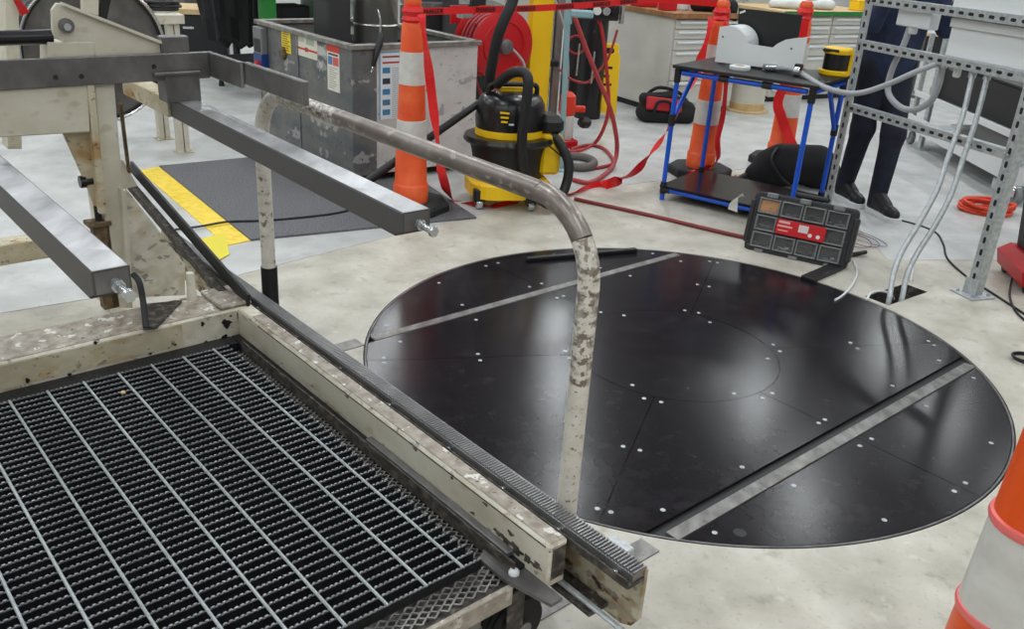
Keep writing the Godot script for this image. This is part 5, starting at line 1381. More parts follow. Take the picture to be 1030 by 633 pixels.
func person() -> void:
	var rf := G(884, 216)
	var lf := G(851, 202)
	var mid := (rf + lf) / 2
	var t := thing("person", "person in navy shirt, dark trousers and black sneakers standing behind the slotted frame", "person", mid, 0.0)
	rf -= mid; lf -= mid
	var ankle := 0.09
	var hipc := Vector3(-0.02, 0.93, -0.08)
	var face := Vector3(0.22, 0, 1).normalized()
	var across := Vector3(face.z, 0, -face.x)
	var hr := hipc + across * 0.095
	var hl := hipc - across * 0.095
	var kr := (hr + rf + Vector3(0, ankle, 0)) / 2 + face * 0.03
	var kl := (hl + lf + Vector3(0, ankle, 0)) / 2 + face * 0.03
	var ar := rf + Vector3(0, ankle, 0) - face * 0.06
	var al := lf + Vector3(0, ankle, 0) - face * 0.06
	var chest := hipc + Vector3(0, 0.40, 0) + face * 0.03
	var neck := chest + Vector3(0, 0.16, 0) + face * 0.01
	var head := neck + Vector3(0, 0.17, 0) + face * 0.05
	var sr := chest + across * 0.19 + Vector3(0, 0.09, 0)
	var sl := chest - across * 0.19 + Vector3(0, 0.09, 0)
	var er := sr + across * 0.07 + Vector3(0, -0.25, 0) + face * 0.12
	var el := sl - across * 0.06 + Vector3(0, -0.25, 0) + face * 0.11
	var wr := er + Vector3(0, 0.22, 0) + face * 0.12 - across * 0.02
	var wl := el + Vector3(0, 0.22, 0) + face * 0.12 + across * 0.04
	var body := [[hr, kr, 0.078, 0.052], [kr, ar, 0.052, 0.036], [hl, kl, 0.078, 0.052], [kl, al, 0.052, 0.036], [hr, hl, 0.09, 0.09], [hipc, chest, 0.115, 0.125], [chest - across * 0.09, chest + across * 0.09, 0.115, 0.115], [chest, neck, 0.09, 0.05], [neck, head - Vector3(0, 0.04, 0), 0.05, 0.05], [sr, er, 0.047, 0.037], [er, wr, 0.037, 0.026], [sl, el, 0.047, 0.037], [el, wl, 0.037, 0.026], [chest + across * 0.1 + Vector3(0, 0.08, 0), sr, 0.06, 0.05], [chest - across * 0.1 + Vector3(0, 0.08, 0), sl, 0.06, 0.05], [ar, rf + face * 0.10 + Vector3(0, 0.04, 0), 0.036, 0.028], [al, lf + face * 0.10 + Vector3(0, 0.04, 0), 0.036, 0.028]]
	var sk := skin(body, 0.016, 0.05)
	# head with brow, nose, jaw, ears
	var hd := [[head + Vector3(0, 0.035, 0) - face * 0.012, head + Vector3(0, 0.02, 0) + face * 0.01, 0.088, 0.08], [head + Vector3(0, -0.05, 0) + face * 0.02, head + Vector3(0, -0.075, 0) + face * 0.045, 0.06, 0.042], [head + face * 0.083 + Vector3(0, 0.012, 0), head + face * 0.105 + Vector3(0, -0.02, 0), 0.009, 0.014], [head + across * 0.085, head + across * 0.088 + Vector3(0, -0.03, 0), 0.014, 0.01], [head - across * 0.085, head - across * 0.088 + Vector3(0, -0.03, 0), 0.014, 0.01], [head + Vector3(0, -0.06, -0.02), neck + Vector3(0, -0.02, 0), 0.052, 0.055]]
	sk.add(skin(hd, 0.007, 0.02))
	# hands: palm, four unequal fingers, thumb
	for hnd in [[wr, er, -across], [wl, el, across]]:
		var d: Vector3 = (hnd[0] - hnd[1]).normalized()
		var inn: Vector3 = hnd[2]
		var up := inn.cross(d).normalized()
		if up.y < 0: up = -up
		var pal: Vector3 = hnd[0] + d * 0.055
		var hb := [[hnd[0], pal, 0.024, 0.026], [pal - up * 0.02, pal + up * 0.02, 0.02, 0.02]]
		for k in 4:
			var root: Vector3 = pal + up * (-0.03 + k * 0.02) + d * 0.025
			var ln: float = [0.55, 0.7, 0.75, 0.66][k] * 0.06
			var m1 := root + d * ln
			hb.append([root - d * 0.02, m1, 0.0095, 0.009])
			hb.append([m1, m1 + (d + inn * 1.2).normalized() * ln * 0.8, 0.009, 0.008])
		var th := pal + up * 0.03 - d * 0.02
		hb.append([th, th + (up * 0.6 + d * 0.7 + inn * 0.3).normalized() * 0.035, 0.012, 0.010])
		hb.append([th + (up * 0.6 + d * 0.7 + inn * 0.3).normalized() * 0.035, th + (up * 0.6 + d * 0.7 + inn * 0.3).normalized() * 0.035 + d * 0.025, 0.010, 0.009])
		sk.add(skin(hb, 0.0045, 0.006))
	part(sk, "body", M.skin, t)
	var eyes := Sh.new()
	for s in [-1.0, 1.0]: eyes.ball(head + across * 0.033 * s + face * 0.082 + Vector3(0, 0.018, 0), Vector3(0.011, 0.009, 0.011), 6, 10)
	part(eyes, "eyes", M.white, t)
	var pu := Sh.new()
	for s in [-1.0, 1.0]: pu.ball(head + across * 0.033 * s + face * 0.0905 + Vector3(0, 0.018, 0), Vector3(0.005, 0.005, 0.005), 6, 8)
	part(pu, "pupils", M.hair, t)
	part(skin([[head + face * 0.076 - across * 0.02 + Vector3(0, -0.052, 0), head + face * 0.076 + across * 0.02 + Vector3(0, -0.052, 0), 0.008, 0.008]], 0.005, 0.004), "mouth", flat_mat(rgb(172, 104, 92), 0.5), t)
	part(skin([[head + Vector3(0, 0.062, 0) - face * 0.025, head + Vector3(0, 0.075, 0) + face * 0.03, 0.09, 0.062], [head + Vector3(0, 0.02, 0) - face * 0.045, head + Vector3(0, -0.04, 0) - face * 0.045, 0.075, 0.055]], 0.01, 0.03), "hair", M.hair, t)
	# clothes
	var tr := [[hr, kr, 0.096, 0.072], [kr, ar + Vector3(0, -0.015, 0), 0.072, 0.056], [hl, kl, 0.096, 0.072], [kl, al + Vector3(0, -0.015, 0), 0.072, 0.056], [hr, hl, 0.105, 0.105], [hipc, hipc + Vector3(0, 0.1, 0), 0.12, 0.12]]
	part(skin(tr, 0.015, 0.04), "trousers", M.denim, t)
	var shb := [[hipc + Vector3(0, -0.02, 0), chest, 0.138, 0.145], [hipc - across * 0.06 + Vector3(0, 0.02, 0), chest - across * 0.09, 0.125, 0.125], [hipc + across * 0.06 + Vector3(0, 0.02, 0), chest + across * 0.09, 0.125, 0.125], [chest, neck - Vector3(0, 0.05, 0), 0.1, 0.07], [chest + across * 0.1 + Vector3(0, 0.07, 0), sr, 0.075, 0.065], [chest - across * 0.1 + Vector3(0, 0.07, 0), sl, 0.075, 0.065], [sr, er, 0.064, 0.054], [er, wr - (wr - er) * 0.12, 0.054, 0.038], [sl, el, 0.064, 0.054], [el, wl - (wl - el) * 0.12, 0.054, 0.038]]
	part(skin(shb, 0.016, 0.045), "shirt", M.navy, t)
	for ft in [rf, lf]:
		var s0: Vector3 = ft - face * 0.07
		var toe: Vector3 = ft + face * 0.15
		part(skin([[s0 + Vector3(0, 0.06, 0), toe + Vector3(0, 0.045, 0), 0.046, 0.036], [s0 + Vector3(0, 0.05, 0), s0 + Vector3(0, 0.11, 0) + face * 0.02, 0.046, 0.042], [toe - face * 0.03 + Vector3(0, 0.045, 0), toe + Vector3(0, 0.042, 0), 0.044, 0.034], [s0 + Vector3(0, 0.115, 0) + face * 0.01, ft + face * 0.05 + Vector3(0, 0.075, 0), 0.05, 0.042]], 0.011, 0.02), "sneaker", M.black, t)
		var so := Sh.new()
		var yaw := atan2(face.x, face.z)
		so.prism(rounded(0.112, 0.32, 0.05, Vector2(), 5), 0.0, 0.032, Transform3D(Basis(Vector3.UP, yaw), ft + face * 0.04 + Vector3(0, 0.0, 0)) * laid(), 0.004)
		part(so, "sole", M.white, t)
		for k in 3: part(Sh.new().tube([ft + face * (0.035 + k * 0.025) - across * 0.025 + Vector3(0, 0.10 - k * 0.008, 0), ft + face * (0.04 + k * 0.025) + across * 0.025 + Vector3(0, 0.10 - k * 0.008, 0)], 0.004, 6), "lace", M.grey_pipe, t)

# ------------------------------------------------------------------ workbenches and what stands by them
func drawer_bench(called: String, label: String, at: Vector3, turn: float, W: float, D: float, top: Material, edge: Material, cols: int) -> Node3D:
	var t := thing(called, label, "workbench", at, turn)
	part(Sh.new().span(Vector3(0, 0.06, -D), Vector3(W, 0.90, -0.02), 0.004), "carcass", M.cabinet, t)
	part(Sh.new().span(Vector3(0.03, 0.0, -D + 0.03), Vector3(W - 0.03, 0.06, -0.06)), "plinth", M.black, t)
	part(Sh.new().span(Vector3(-0.03, 0.90, -D - 0.02), Vector3(W + 0.03, 0.945, 0.03), 0.004), "worktop", top, t)
	part(Sh.new().span(Vector3(-0.03, 0.90, 0.03), Vector3(W + 0.03, 0.945, 0.036), 0.001), "worktop_edge", edge, t)
	var cw := W / cols
	for c in cols:
		var y := 0.885
		for h in [0.09, 0.09, 0.10, 0.13, 0.15, 0.22]:
			var d := part(Sh.new().span(Vector3(c * cw + 0.02, y - h + 0.008, -0.02), Vector3((c + 1) * cw - 0.02, y, 0.0), 0.003), "drawer", M.cabinet, t)
			part(Sh.new().span(Vector3(c * cw + 0.05, y - 0.036, 0.0), Vector3((c + 1) * cw - 0.05, y - 0.012, 0.022), 0.006), "handle", M.white, d)
			y -= h
	return t
func benches() -> void:
	var b1 := drawer_bench("workbench", "beige drawer workbench with a brown wooden top beside the yellow floor sign", Vector3(1.331, 0, -8.606), 32.0, 0.86, 0.95, M.wood, M.wood, 1)
	var b2 := drawer_bench("workbench", "white drawer workbench with a green edged wooden top behind the blue table", Vector3(2.62, 0, -9.75), 32.0, 1.5, 0.8, M.ply, M.green, 2)
	var bt := b1.transform
	# odds and ends on the wooden top
	var k := 0
	for q in [[0.10, -0.25, 0.16, 0.07, 0.10, "red", "flat red box on the wooden workbench's corner"], [0.32, -0.3, 0.10, 0.11, 0.10, "white", "small white box between dark items on the wooden workbench"], [0.10, -0.6, 0.22, 0.14, 0.16, "red", "taller red tool box at the wooden workbench's far side"]]:
		var o := thing("small_box", q[6], "box", bt * Vector3(q[0], 0.945, q[1]), 32.0, "boxes on the wooden workbench")
		part(Sh.new().box(Vector3(0, q[3] / 2, 0), Vector3(q[2], q[3], q[4]), 0.008), "body", M[q[5]], o)
		part(Sh.new().box(Vector3(0, q[3] + 0.006, 0), Vector3(q[2] * 1.02, 0.012, q[4] * 1.02), 0.003), "lid", M.case_black if k % 2 else M[q[5]], o)
		k += 1
	var jk := Sh.new()
	jk.add(skin([[Vector3(-0.2, 0.05, 0), Vector3(0.2, 0.06, 0.02), 0.07, 0.06], [Vector3(-0.1, 0.05, 0.1), Vector3(0.12, 0.05, 0.13), 0.05, 0.06], [Vector3(0.1, 0.0, 0.16), Vector3(0.14, -0.22, 0.20), 0.045, 0.03]], 0.018, 0.05))
	var j := solo(jk, "jacket", M.black_cloth, "black jacket bundled on the wooden workbench, one sleeve hanging down", "jacket")
	j.transform = Transform3D(Basis(Vector3.UP, deg_to_rad(32)), bt * Vector3(0.62, 0.955, -0.20))
	var b2t := b2.transform
	for q in [[0.30, -0.25, 0.34, "white", "crumpled white cloth on the green edged workbench"], [0.75, -0.2, 0.2, "white_soft", "folded grey cloth on the green edged workbench"]]:
		var s := skin([[Vector3(-q[2] / 2, 0.04, 0), Vector3(q[2] / 2, 0.05, 0.03), 0.04, 0.05], [Vector3(-0.05, 0.05, 0.06), Vector3(0.1, 0.07, -0.05), 0.04, 0.045]], 0.016, 0.04)
		var c := solo(s, "cloth", M[q[3]], q[4], "cloth")
		c.position = b2t * Vector3(q[0], 0.945, q[1])
	var yb := thing("small_box", "yellow box on the green edged workbench beside the person", "box", b2t * Vector3(1.30, 0.945, -0.12), 32.0)
	part(Sh.new().box(Vector3(0, 0.05, 0), Vector3(0.22, 0.10, 0.14), 0.008), "body", M.yellow, yb)
	part(Sh.new().box(Vector3(0, 0.105, 0), Vector3(0.225, 0.012, 0.145), 0.003), "lid", M.yellow, yb)
	# brown cupboard beside the second bench
	var cup := thing("cupboard", "dark brown open cupboard at the green edged workbench's end", "cupboard", b2t * Vector3(1.56, 0, -0.05), 32.0)
	part(Sh.new().span(Vector3(0, 0, -0.6), Vector3(0.02, 0.88, 0), 0.002), "side", M.wood, cup)
	part(Sh.new().span(Vector3(0.58, 0, -0.6), Vector3(0.60, 0.88, 0), 0.002), "side", M.wood, cup)
	part(Sh.new().span(Vector3(0.02, 0, -0.6), Vector3(0.58, 0.88, -0.58)), "back", flat_mat(rgb(58, 36, 26), 0.7), cup)
	for h in [0.04, 0.42, 0.86]: part(Sh.new().span(Vector3(0.02, h, -0.58), Vector3(0.58, h + 0.02, 0), 0.002), "shelf", M.wood, cup)
	# black board standing at the back of the blue table
	var pn := G(780, 60, 0.86)
	var tb := get_node("pipe_table") as Node3D
	var tx := tb.transform
	var bb := thing("black_board", "black board standing upright on the blue table behind the white bracket", "board", tx * Vector3(0.30, 0.866, -0.50), tb.rotation_degrees.y)
	var inv := bb.transform.affine_inverse()
	var nn := bb.transform.basis.z
	var o2 := PackedVector2Array()
	for q in [[740, 62], [743, 8], [807, 15], [797, 68]]:
		var c := inv * PL(q[0], q[1], bb.position, nn)
		o2.append(Vector2(c.x, maxf(c.y, 0.0)))
	part(Sh.new().prism(o2, -0.012, 0.0, Transform3D(), 0.002), "panel", M.black, bb)
	var lc := inv * PL(747, 12, bb.position, nn)
	part(Sh.new().box(Vector3(lc.x, lc.y, 0.001), Vector3(0.04, 0.012, 0.002), 0.0, Basis(Vector3.BACK, 0.4)), "sticker", M.white, bb)
	part(Sh.new().bar(Vector3(o2[0].x + 0.1, 0.0, -0.06), Vector3(o2[0].x + 0.1, 0.2, -0.014), 0.02, 0.01), "stay", M.black, bb)
	# cable spool on the floor
	var sp := thing("cable_spool", "wooden cable spool wound with white cable on the floor behind the blue table", "spool", G(750, 111), 0.0)
	for y in [0.0, 0.335]: part(Sh.new().lathe([Vector2(0, y), Vector2(0.22, y), Vector2(0.225, y + 0.01), Vector2(0.22, y + 0.022), Vector2(0, y + 0.022)], Transform3D(), 40), "flange", M.ply, sp)
	var pr := []
	for i in 15: pr.append(Vector2(0.165 + (0.008 if i % 2 else 0.0), 0.022 + i * 0.0222))
	part(Sh.new().lathe(pr, Transform3D(), 36), "cable_winding", flat_mat(rgb(206, 200, 186), 0.6), sp)
	part(Sh.new().lathe([Vector2(0.175, 0.022), Vector2(0.178, 0.09), Vector2(0.16, 0.10)], Transform3D(), 36), "lower_winding", M.ply, sp)
	# red and black tool bag
	var tg := thing("tool_bag", "open black tool bag with a red side panel on the floor before the workbench", "tool bag", G(668, 122), 10.0)
	part(skin([[Vector3(-0.19, 0.085, 0.0), Vector3(0.21, 0.08, 0.0), 0.085, 0.08], [Vector3(-0.19, 0.07, 0.07), Vector3(0.2, 0.07, 0.07), 0.07, 0.07], [Vector3(-0.19, 0.07, -0.07), Vector3(0.2, 0.07, -0.07), 0.07, 0.07], [Vector3(-0.21, 0.21, 0.045), Vector3(0.02, 0.23, 0.03), 0.055, 0.05], [Vector3(0.02, 0.22, 0.03), Vector3(0.2, 0.14, 0.04), 0.05, 0.055], [Vector3(-0.2, 0.2, -0.06), Vector3(0.18, 0.17, -0.06), 0.05, 0.05]], 0.014, 0.05), "bag", M.black_cloth, tg)
	part(Sh.new().box(Vector3(-0.06, 0.175, 0.118), Vector3(0.34, 0.12, 0.03), 0.012, Basis(Vector3.BACK, -0.08) * Basis(Vector3.RIGHT, -0.42)), "red_panel", flat_mat(rgb(176, 24, 34), 0.7), tg)
	part(Sh.new().tube(curve([Vector3(-0.16, 0.1, 0.16), Vector3(-0.13, 0.2, 0.155), Vector3(-0.02, 0.2, 0.155), Vector3(0.0, 0.1, 0.16)], 6), 0.014, 10), "strap", M.black_cloth, tg)
	part(Sh.new().tube(curve([Vector3(-0.22, 0.22, 0), Vector3(-0.1, 0.31, 0.02), Vector3(0.1, 0.27, 0.02), Vector3(0.22, 0.15, 0)], 6), 0.016, 10), "carry_handle", M.black_cloth, tg)
	# black cloth bag under the blue table's right end
	var bg := thing("cloth_bag", "soft black cloth bag slumped on the floor behind the organizer case", "bag", G(793, 186), 0.0)
	var bs := skin([[Vector3(-0.16, 0.13, 0), Vector3(0.2, 0.14, 0), 0.12, 0.13], [Vector3(-0.10, 0.22, 0.0), Vector3(0.18, 0.23, -0.02), 0.07, 0.06], [Vector3(-0.28, 0.08, 0.05), Vector3(-0.1, 0.1, 0.04), 0.06, 0.1], [Vector3(0.2, 0.1, 0.04), Vector3(0.26, 0.08, 0.06), 0.1, 0.08]], 0.02, 0.06)
	part(bs, "body", M.black_cloth, bg)
	part(Sh.new().tube(curve([Vector3(-0.14, 0.27, 0.05), Vector3(-0.19, 0.2, 0.13), Vector3(-0.12, 0.1, 0.16), Vector3(-0.04, 0.04, 0.17)], 6), 0.01, 8), "strap", M.black, bg)
	part(Sh.new().box(Vector3(-0.34, 0.05, 0.06), Vector3(0.10, 0.05, 0.05), 0.01, Basis(Vector3.BACK, 0.6)), "buckle", M.black, bg)

# ------------------------------------------------------------------ beyond the slotted frame
func right_side() -> void:
	var t := thing("service_cart", "grey two-shelf service cart on casters loaded with dark boxes", "cart", Vector3(3.45, 0, -8.1), 0.0)
	var L := 1.95
	var D := 0.75
	for h in [0.15, 0.44]:
		var sh := part(Sh.new().span(Vector3(0, h, 0), Vector3(D, h + 0.015, L), 0.002), "shelf", M.zinc, t)
		part(Sh.new().span(Vector3(-0.01, h - 0.02, 0), Vector3(0.0, h + (0.11 if h < 0.3 else 0.03), L), 0.002), "lip", M.white_soft, sh)
		part(Sh.new().span(Vector3(D, h - 0.02, 0), Vector3(D + 0.01, h + (0.11 if h < 0.3 else 0.03), L), 0.002), "lip", M.white_soft, sh)
		part(Sh.new().span(Vector3(0, h - 0.02, L), Vector3(D, h + (0.11 if h < 0.3 else 0.03), L + 0.01), 0.002), "lip", M.white_soft, sh)
	for c in [Vector2(0.02, 0.02), Vector2(0.02, L - 0.02), Vector2(D - 0.02, 0.02), Vector2(D - 0.02, L - 0.02)]:
		part(Sh.new().span(Vector3(c.x - 0.018, 0.12, c.y - 0.018), Vector3(c.x + 0.018, 0.95, c.y + 0.018), 0.003), "post", M.zinc, t)
		var w := part(Sh.new().lathe([Vector2(0.015, -0.02), Vector2(0.055, -0.02), Vector2(0.062, -0.012), Vector2(0.062, 0.012), Vector2(0.055, 0.02), Vector2(0.015, 0.02)], y_to(Vector3.RIGHT, Vector3(c.x, 0.062, c.y + 0.05)), 24), "caster", M.case_grey, t)
		part(Sh.new().box(Vector3(c.x, 0.11, c.y + 0.03), Vector3(0.06, 0.04, 0.07), 0.006), "caster_plate", M.bright, w)
		part(Sh.new().span(Vector3(c.x - 0.032, 0.055, c.y + 0.03), Vector3(c.x - 0.024, 0.11, c.y + 0.07), 0.002), "caster_fork", M.bright, w)
	var box := func(called: String, label: String, p: Vector3, s: Vector3, m: Material, lid: Material):
		var o := thing(called, label, "box", Vector3(3.45, 0, -8.1) + p, 0.0, "boxes on the service cart")
		part(Sh.new().box(Vector3(0, s.y / 2 - 0.01, 0), Vector3(s.x, s.y - 0.02, s.z), 0.008), "body", m, o)
		part(Sh.new().box(Vector3(0, s.y - 0.01, 0), Vector3(s.x * 1.02, 0.02, s.z * 1.02), 0.004), "lid", lid, o)
	box.call("storage_box", "long black box on the service cart's upper shelf", Vector3(0.36, 0.456, 1.0), Vector3(0.6, 0.30, 1.5), M.black, M.black)
	box.call("storage_box", "dark grey box on the service cart's lower shelf", Vector3(0.34, 0.166, 1.35), Vector3(0.5, 0.26, 0.72), M.case_grey, M.case_black)
	box.call("storage_box", "small white box beside the grey one on the cart's lower shelf", Vector3(0.16, 0.166, 0.75), Vector3(0.2, 0.14, 0.16), M.white, M.white)
	box.call("storage_box", "flat red tray on the service cart's lower shelf", Vector3(0.08, 0.166, 1.78), Vector3(0.12, 0.06, 0.28), M.red, M.paper)
	var pk := thing("timber_plank", "light timber plank lying under the cart's upper load", "plank", Vector3(3.45 + 0.35, 0.456, -8.1 + 0.16), 0.0)
	part(Sh.new().box(Vector3(0, 0.03, 0), Vector3(0.55, 0.06, 0.14), 0.004), "plank", M.ply, pk)
	# far furniture seen over the person's shoulder and under the bars
	var fb := thing("storage_rack", "low dark storage rack with white and wooden boards far behind the cart", "rack", G(1000, 60), -20.0)
	part(Sh.new().span(Vector3(-2.0, 0.0, -0.5), Vector3(2.2, 0.28, 0.0), 0.01), "base", M.black, fb)
	part(Sh.new().span(Vector3(-2.0, 0.28, -0.5), Vector3(2.2, 0.33, 0.05), 0.005), "board", M.ply, fb)
	part(Sh.new().span(Vector3(-2.0, 0.33, -0.5), Vector3(2.2, 0.40, 0.05), 0.005), "board", M.white, fb)
	part(Sh.new().span(Vector3(-1.9, 0.40, -0.5), Vector3(2.1, 1.5, -0.1), 0.01), "black_load", M.black_cloth, fb)
	# mop shoe: grey wheeled base behind the person
	var ob := thing("floor_fan", "dark grey base plate of a stand on the floor behind the person", "stand base", G(915, 96), 0.0)
	part(Sh.new().lathe([Vector2(0, 0), Vector2(0.22, 0), Vector2(0.22, 0.03), Vector2(0.05, 0.05), Vector2(0.03, 0.06), Vector2(0.03, 1.1), Vector2(0, 1.1)], Transform3D(), 28), "base", M.mill, ob)
	# black and red machine at the right edge
	var v := thing("jobsite_vacuum", "black jobsite machine with a red badge on a red tray base", "machine", Vector3(2.86, 0, -4.48), -8.0)
	part(Sh.new().prism(PackedVector2Array([Vector2(-0.22, 0.04), Vector2(0.22, 0.04), Vector2(0.24, 0.12), Vector2(0.18, 0.16), Vector2(-0.18, 0.16), Vector2(-0.24, 0.12)]), -0.2, 0.2, Transform3D(), 0.012), "tray", M.red, v, "red tray base")
	part(Sh.new().prism(PackedVector2Array([Vector2(-0.155, 0.14), Vector2(0.16, 0.14), Vector2(0.19, 0.52), Vector2(0.14, 0.56), Vector2(-0.16, 0.56), Vector2(-0.20, 0.50)]), -0.17, 0.17, Transform3D(), 0.016), "body", M.case_black, v)
	for h in [0.2, 0.30, 0.44]: part(Sh.new().box(Vector3(-0.0, h, 0.172), Vector3(0.30, 0.012, 0.012), 0.003), "rib", M.black, v)
	part(Sh.new().box(Vector3(-0.09, 0.375, 0.176), Vector3(0.13, 0.06, 0.008), 0.003), "badge", M.red, v)
	part(Sh.new().box(Vector3(-0.085, 0.375, 0.1805), Vector3(0.07, 0.016, 0.002)), "badge_mark", flat_mat(rgb(226, 150, 150), 0.5), v)
	part(Sh.new().tube(bend([Vector3(-0.12, 0.55, 0), Vector3(-0.12, 0.62, 0), Vector3(0.12, 0.62, 0), Vector3(0.12, 0.55, 0)], 0.03), 0.014, 10), "handle", M.black, v)
	for c in [Vector2(-0.18, 0.16), Vector2(0.18, 0.16), Vector2(-0.18, -0.16), Vector2(0.18, -0.16)]: part(Sh.new().lathe([Vector2(0, -0.015), Vector2(0.035, -0.015), Vector2(0.035, 0.015), Vector2(0, 0.015)], y_to(Vector3.RIGHT, Vector3(c.x, 0.035, c.y)), 16), "wheel", M.black, v)
	part(Sh.new().lathe([Vector2(0, 0.0), Vector2(0.022, 0.0), Vector2(0.022, 0.012), Vector2(0, 0.012)], y_to(Vector3.BACK, Vector3(-0.19, 0.11, 0.2)), 14), "knob", M.white, v)
	# orange cord coil
	var oc := thing("cord_coil", "orange extension cord coiled on the floor behind the slotted upright", "cord", G(991, 213), 0.0)
	var cp := []
	for k in 130:
		var a := k * 0.29
		cp.append(Vector3(cos(a) * (0.15 + 0.035 * sin(k * 0.13)), 0.012 + 0.055 * k / 130.0 + 0.006 * sin(k * 0.7), sin(a) * (0.12 + 0.03 * cos(k * 0.21))))
	part(Sh.new().tube(cp, 0.011, 7), "cord", flat_mat(rgb(214, 66, 36), 0.5), oc)
	var ib := thing("bolt_cap", "round white cap standing beside the right slotted upright", "cap", G(1003, 190), 0.0)
	part(Sh.new().lathe([Vector2(0, 0), Vector2(0.04, 0), Vector2(0.045, 0.02), Vector2(0.045, 0.08), Vector2(0.03, 0.09), Vector2(0, 0.09)], Transform3D(), 18), "cap", M.white, ib)

# ------------------------------------------------------------------ far left background
func left_back() -> void:
	# cream side table with orange leads
	var tp := G(186, 153)
	var t := thing("side_table", "cream steel side table behind the cart with orange leads on top", "table", Vector3(tp.x, 0, tp.z), 38.0)
	part(Sh.new().span(Vector3(-0.62, 0.87, -0.5), Vector3(0.06, 0.93, 0.06), 0.004), "table_top", M.cream, t)
	for c in [Vector2(0, 0), Vector2(-0.55, 0), Vector2(0, -0.44), Vector2(-0.55, -0.44)]:
		var lg := part(Sh.new().span(Vector3(c.x - 0.05, 0, c.y - 0.035), Vector3(c.x - 0.012, 0.87, c.y + 0.035), 0.003), "leg", M.cream, t)
		part(Sh.new().span(Vector3(c.x - 0.005, 0, c.y - 0.035), Vector3(c.x + 0.03, 0.87, c.y + 0.035), 0.003), "leg_half", M.cream, lg)
		part(Sh.new().span(Vector3(c.x - 0.07, 0, c.y - 0.05), Vector3(c.x + 0.05, 0.008, c.y + 0.05)), "foot", M.cream_rust, lg)
	var tt := t.transform
	for q in [[-0.25, -0.1, "orange_deep", "bundle of orange leads on the cream side table"], [-0.02, -0.16, "black", "bundle of black and green leads on the cream side table"]]:
		var cp := []
		for k in 70: cp.append(tt * Vector3(q[0] + cos(k * 0.5) * (0.1 + 0.03 * sin(k * 0.3)), 0.945 + 0.05 * k / 70.0, q[1] + sin(k * 0.5) * 0.07))
		solo(Sh.new().tube(cp, 0.011, 7), "lead_bundle", M[q[2]], q[3], "cable")
	# black fabric cover on a wheeled pole stand
	var sb := G(240, 80)
	var c := thing("covered_stand", "black fabric cover hanging over a pole stand with a five-toed foot", "stand", Vector3(sb.x, 0, sb.z), 0.0)
	part(Sh.new().tube([Vector3(0, 0.1, 0), Vector3(0, 0.7, 0)], 0.035, 14), "pole", M.black, c)
	for k in 5:
		var a := TAU * k / 5 + 0.4
		var fo := part(Sh.new().bar(Vector3(0, 0.11, 0), Vector3(cos(a) * 0.42, 0.09, sin(a) * 0.42), 0.045, 0.03), "foot_arm", M.black, c)
		part(Sh.new().lathe([Vector2(0.0, 0), Vector2(0.03, 0), Vector2(0.022, 0.05), Vector2(0.015, 0.1), Vector2(0, 0.1)], Transform3D(Basis(), Vector3(cos(a) * 0.42, 0, sin(a) * 0.42)), 12), "toe", M.black, fo)
	var cl := Sh.new()
	var seg := 48
	var rows := [[0.06, 1.55], [0.24, 1.48], [0.30, 1.2], [0.29, 0.9], [0.27, 0.62], [0.25, 0.42], [0.10, 0.34]]
	var pt := func(i: int, k: int) -> Vector3:
		var a := TAU * k / seg
		var r: float = rows[i][0] * (1.0 + 0.09 * sin(a * 7.0 + i * 0.5) + 0.05 * sin(a * 13.0 - i))
		return Vector3(cos(a) * r * 1.15, rows[i][1] + 0.03 * sin(a * 5.0) * float(i > 3), sin(a) * r)
	for i in rows.size() - 1:
		for k in seg: cl.quad(pt.call(i, k), pt.call(i, k + 1), pt.call(i + 1, k + 1), pt.call(i + 1, k), Vector3(cos(TAU * k / seg), 0.1, sin(TAU * k / seg)))
	part(cl, "cover", M.black_cloth, c)
	# dark low cabinet and a pale machine behind it
	var dk := thing("dark_cabinet", "low black cabinet left of the covered stand", "cabinet", G(200, 62), 12.0)
	part(Sh.new().span(Vector3(-0.55, 0.0, -0.6), Vector3(0.3, 0.5, 0), 0.01), "body", M.black, dk)
	part(Sh.new().span(Vector3(-0.57, 0.5, -0.62), Vector3(0.32, 0.56, 0.02), 0.006), "top", M.ply, dk)
	part(Sh.new().box(Vector3(-0.08, 0.36, 0.006), Vector3(0.12, 0.03, 0.015), 0.004), "handle", M.bright, dk)
	part(Sh.new().span(Vector3(0.34, 0.0, -0.3), Vector3(0.42, 0.8, 0.0), 0.004), "end_panel", M.white_soft, dk)
	var pm := thing("pale_machine", "pale grey machine housing far behind the cream side table", "machine", G(130, 40), 25.0)
	part(Sh.new().span(Vector3(-1.4, 0, -0.9), Vector3(0.9, 1.3, 0), 0.03), "housing", M.mill, pm)
	part(Sh.new().span(Vector3(-1.3, 0.5, 0.0), Vector3(0.2, 1.1, 0.02), 0.008), "door", M.white_soft, pm)
	part(Sh.new().span(Vector3(-1.42, 1.3, -0.92), Vector3(0.92, 1.38, 0.02), 0.01), "lid", M.black, pm)
	# green steel bench behind the tank
	var gp := G(276, 12, 0.82)
	var g := thing("green_bench", "green steel bench frame standing behind the grey tank", "bench", Vector3(gp.x - 0.2, 0, gp.z - 0.5), 44.0)
	part(Sh.new().span(Vector3(-0.3, 0.92, -0.6), Vector3(1.1, 1.02, 0.05), 0.006), "top_beam", M.green, g)
	for x in [-0.05, 0.5, 0.95]: part(Sh.new().span(Vector3(x, 0, -0.08), Vector3(x + 0.14, 0.92, 0.0), 0.004), "leg", M.green, g)
	part(Sh.new().span(Vector3(-0.3, 0.3, -0.5), Vector3(1.1, 0.34, 0.0), 0.004), "lower_shelf", M.black, g)
	part(Sh.new().span(Vector3(0.2, 0.34, -0.4), Vector3(0.5, 0.8, -0.12), 0.01), "inset_box", M.black_cloth, g)
